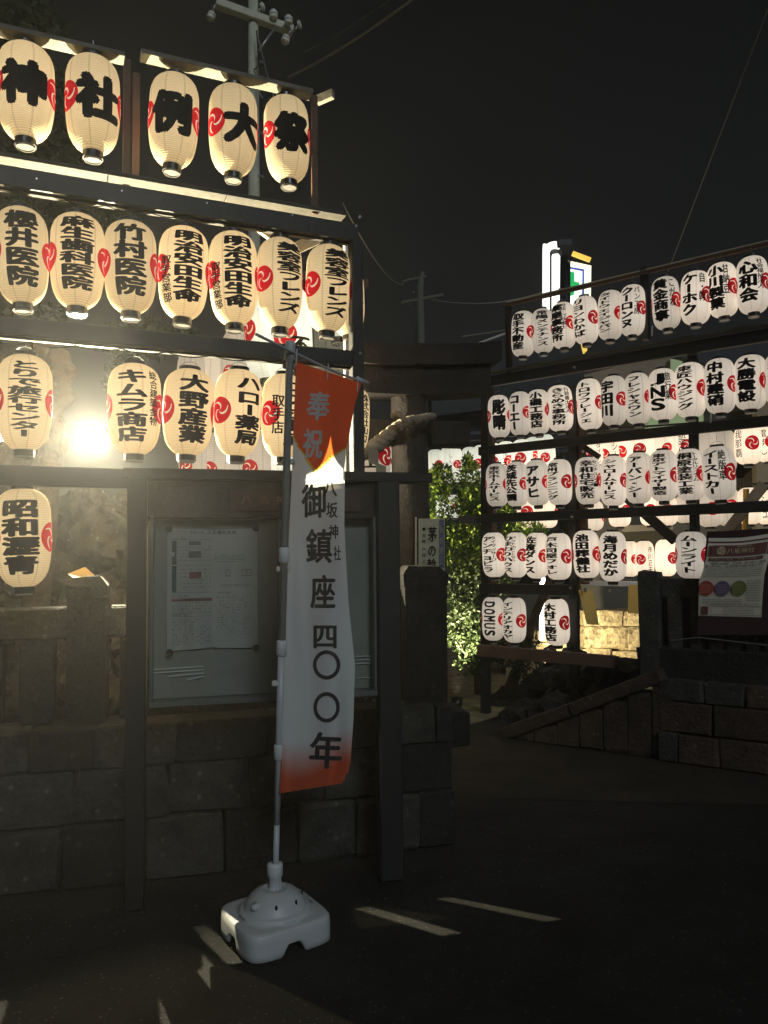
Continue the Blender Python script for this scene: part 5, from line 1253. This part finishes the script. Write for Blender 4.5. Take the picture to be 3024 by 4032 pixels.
# overhead wires
def wire(a, b, sag, r_, label, m=WIRE, n=16):
    a = P(*a); b = P(*b); pts = []
    for i in range(n + 1):
        t_ = i / n; p = a.lerp(b, t_); p.z -= sag * 4 * t_ * (1 - t_); pts.append(p)
    mb = MB(); mb.tube(pts, r_, 6); return thing('overhead_wire', m, mb, label, 'overhead wire')
WB = mat('wire_dark', (.22, .22, .18), .6); WP = mat('wire_pale', (.40, .40, .30), .6)
wire((1135, 305, 8.5), (1700, -60, 6), .05, .012, 'thick wire slanting up right from the left pole', WP)
wire((1200, 205, 9), (1560, -20, 7), .03, .006, 'thin wire slanting up above the thick one', WB)
wire((2630, 1070, 9), (3060, -60, 6), .0, .006, 'steep wire rising at the top right', WP)
wire((1700, 1180, 17), (2250, 1100, 20), .3, .012, 'faint wire right of the distant pole', WB)
wire((1350, 800, 8.5), (1580, 1120, 17), .2, .008, 'faint wire between the two left poles', WB)
wire((1820, 1325, 14), (1990, 1300, 14), .0, .012, 'faint wire over the dark roof', WB)

# ================================================================== PLANTS
def leaves(n, pos_fn, size, m, name, parent, ar=.28, up=.5, seed=1):
    rnd = np.random.RandomState(seed); v = []; f = []
    for i in range(n):
        p = pos_fn(rnd)
        if p is None: continue
        d = Vector((rnd.normal(), rnd.normal(), rnd.normal() + up)).normalized(); s_ = d.cross(Vector((rnd.normal(), rnd.normal(), rnd.normal()))).normalized()
        L_ = size * rnd.uniform(.6, 1.3); k = len(v)
        v += [tuple(p), tuple(p + d * L_ * .45 + s_ * L_ * ar), tuple(p + d * L_), tuple(p + d * L_ * .45 - s_ * L_ * ar)]; f.append((k, k + 1, k + 2, k + 3))
    me = mesh(name, v, f); o = link(name, me, m); o.parent = parent; o.matrix_parent_inverse = parent_inv(parent); prop(o, kind='stuff'); return o
def px_cloud(blobs, d0, dd):
    ws = np.array([b[2] * b[3] for b in blobs], float); ws /= ws.sum()
    def fn(rnd):
        b = blobs[rnd.choice(len(blobs), p=ws)]
        r_ = rnd.uniform(0, 1) ** .45; th = rnd.uniform(0, 2 * PI)
        return P(b[0] + b[2] * r_ * math.cos(th), b[1] + b[3] * r_ * math.sin(th), d0 + rnd.uniform(-dd, dd))
    return fn
bush = empty('garden_bush', 'tall leafy green bush lit between the torii and the right rack', 'bush', P(1880, 2720, 8.9))
bl1 = [(1735, 1900, 55, 70), (1725, 2010, 55, 60), (1850, 1900, 45, 90), (1860, 1990, 70, 70), (1890, 2080, 60, 60), (1800, 2110, 60, 50), (1830, 2200, 80, 90), (2060, 2095, 90, 40), (1990, 2000, 50, 60), (1840, 1830, 20, 40), (1720, 1880, 25, 50)]
leaves(5600, px_cloud(bl1, 9.0, .35), .058, LEAFG, 'foliage', bush, .2, .9, 1)
leaves(1500, px_cloud(bl1, 8.8, .3), .055, LEAFY, 'young_foliage', bush, .2, .9, 2)
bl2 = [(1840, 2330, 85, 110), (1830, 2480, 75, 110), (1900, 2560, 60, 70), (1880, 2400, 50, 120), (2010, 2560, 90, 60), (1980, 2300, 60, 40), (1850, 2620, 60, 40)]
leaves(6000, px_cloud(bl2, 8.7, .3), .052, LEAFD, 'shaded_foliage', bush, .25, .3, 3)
mb = MB(); mb.tube([P(1885, 2740, 8.9), P(1880, 2640, 8.9), P(1850, 2400, 9), P(1850, 2000, 9)], [.05, .045, .04, .02], 8); mb.tube([P(1884, 2680, 8.9), P(1930, 2600, 8.9), P(1990, 2540, 8.9)], [.03, .02, .012], 6); mb.build('trunk', BARK, bush, True)
sap = empty('small_shrub', 'sparse small-leaved shrub by the leaning trunk', 'shrub', P(2080, 2700, 8.6))
leaves(420, px_cloud([(2080, 2640, 70, 45), (2060, 2530, 60, 30)], 8.4, .15), .06, LEAFD, 'foliage', sap, .25, .2, 5)
mb = MB(); mb.tube([P(2070, 2720, 8.4), P(2075, 2620, 8.4), P(2120, 2520, 8.4)], .008, 5); mb.build('stem', BARK, sap)
tree = empty('big_tree', 'big dark evergreen tree looming behind the left rack', 'tree', P(60, 2400, 8.0))
bl3 = [(60, 30, 150, 110), (200, 120, 70, 70), (-20, 250, 140, 160), (150, 420, 170, 170), (40, 620, 190, 130), (250, 560, 90, 140), (60, 760, 230, 80), (280, 830, 170, 90), (480, 880, 80, 60), (140, 1260, 130, 60), (560, 1330, 180, 70), (700, 1340, 90, 50), (480, 1500, 60, 110)]
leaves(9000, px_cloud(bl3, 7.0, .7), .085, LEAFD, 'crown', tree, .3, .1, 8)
mb = MB(); mb.tube([P(40, 2400, 7.6), P(60, 1500, 7.6), P(80, 500, 7.6)], [.25, .22, .1], 10); mb.build('trunk', BARK, tree, True)

bpy.data.objects.remove(fo)

# ================================================================== thin scattering box added to imitate lens veil and lamp glow
HZ = bpy.data.materials.new('added_haze'); HZ.use_nodes = True; hn = HZ.node_tree; hn.nodes.clear()
ho = nd(hn, 'ShaderNodeOutputMaterial'); hv = nd(hn, 'ShaderNodeVolumePrincipled'); hv.inputs['Color'].default_value = (.9, .9, .9, 1)
hv.inputs['Density'].default_value = .0038; hv.inputs['Anisotropy'].default_value = .72
hn.links.new(hv.outputs[0], ho.inputs['Volume'])
mb = MB(); mb.box((0, 24, 6), (70, 70, 14.2)); prop(mb.build('added_haze', HZ), kind='stuff')
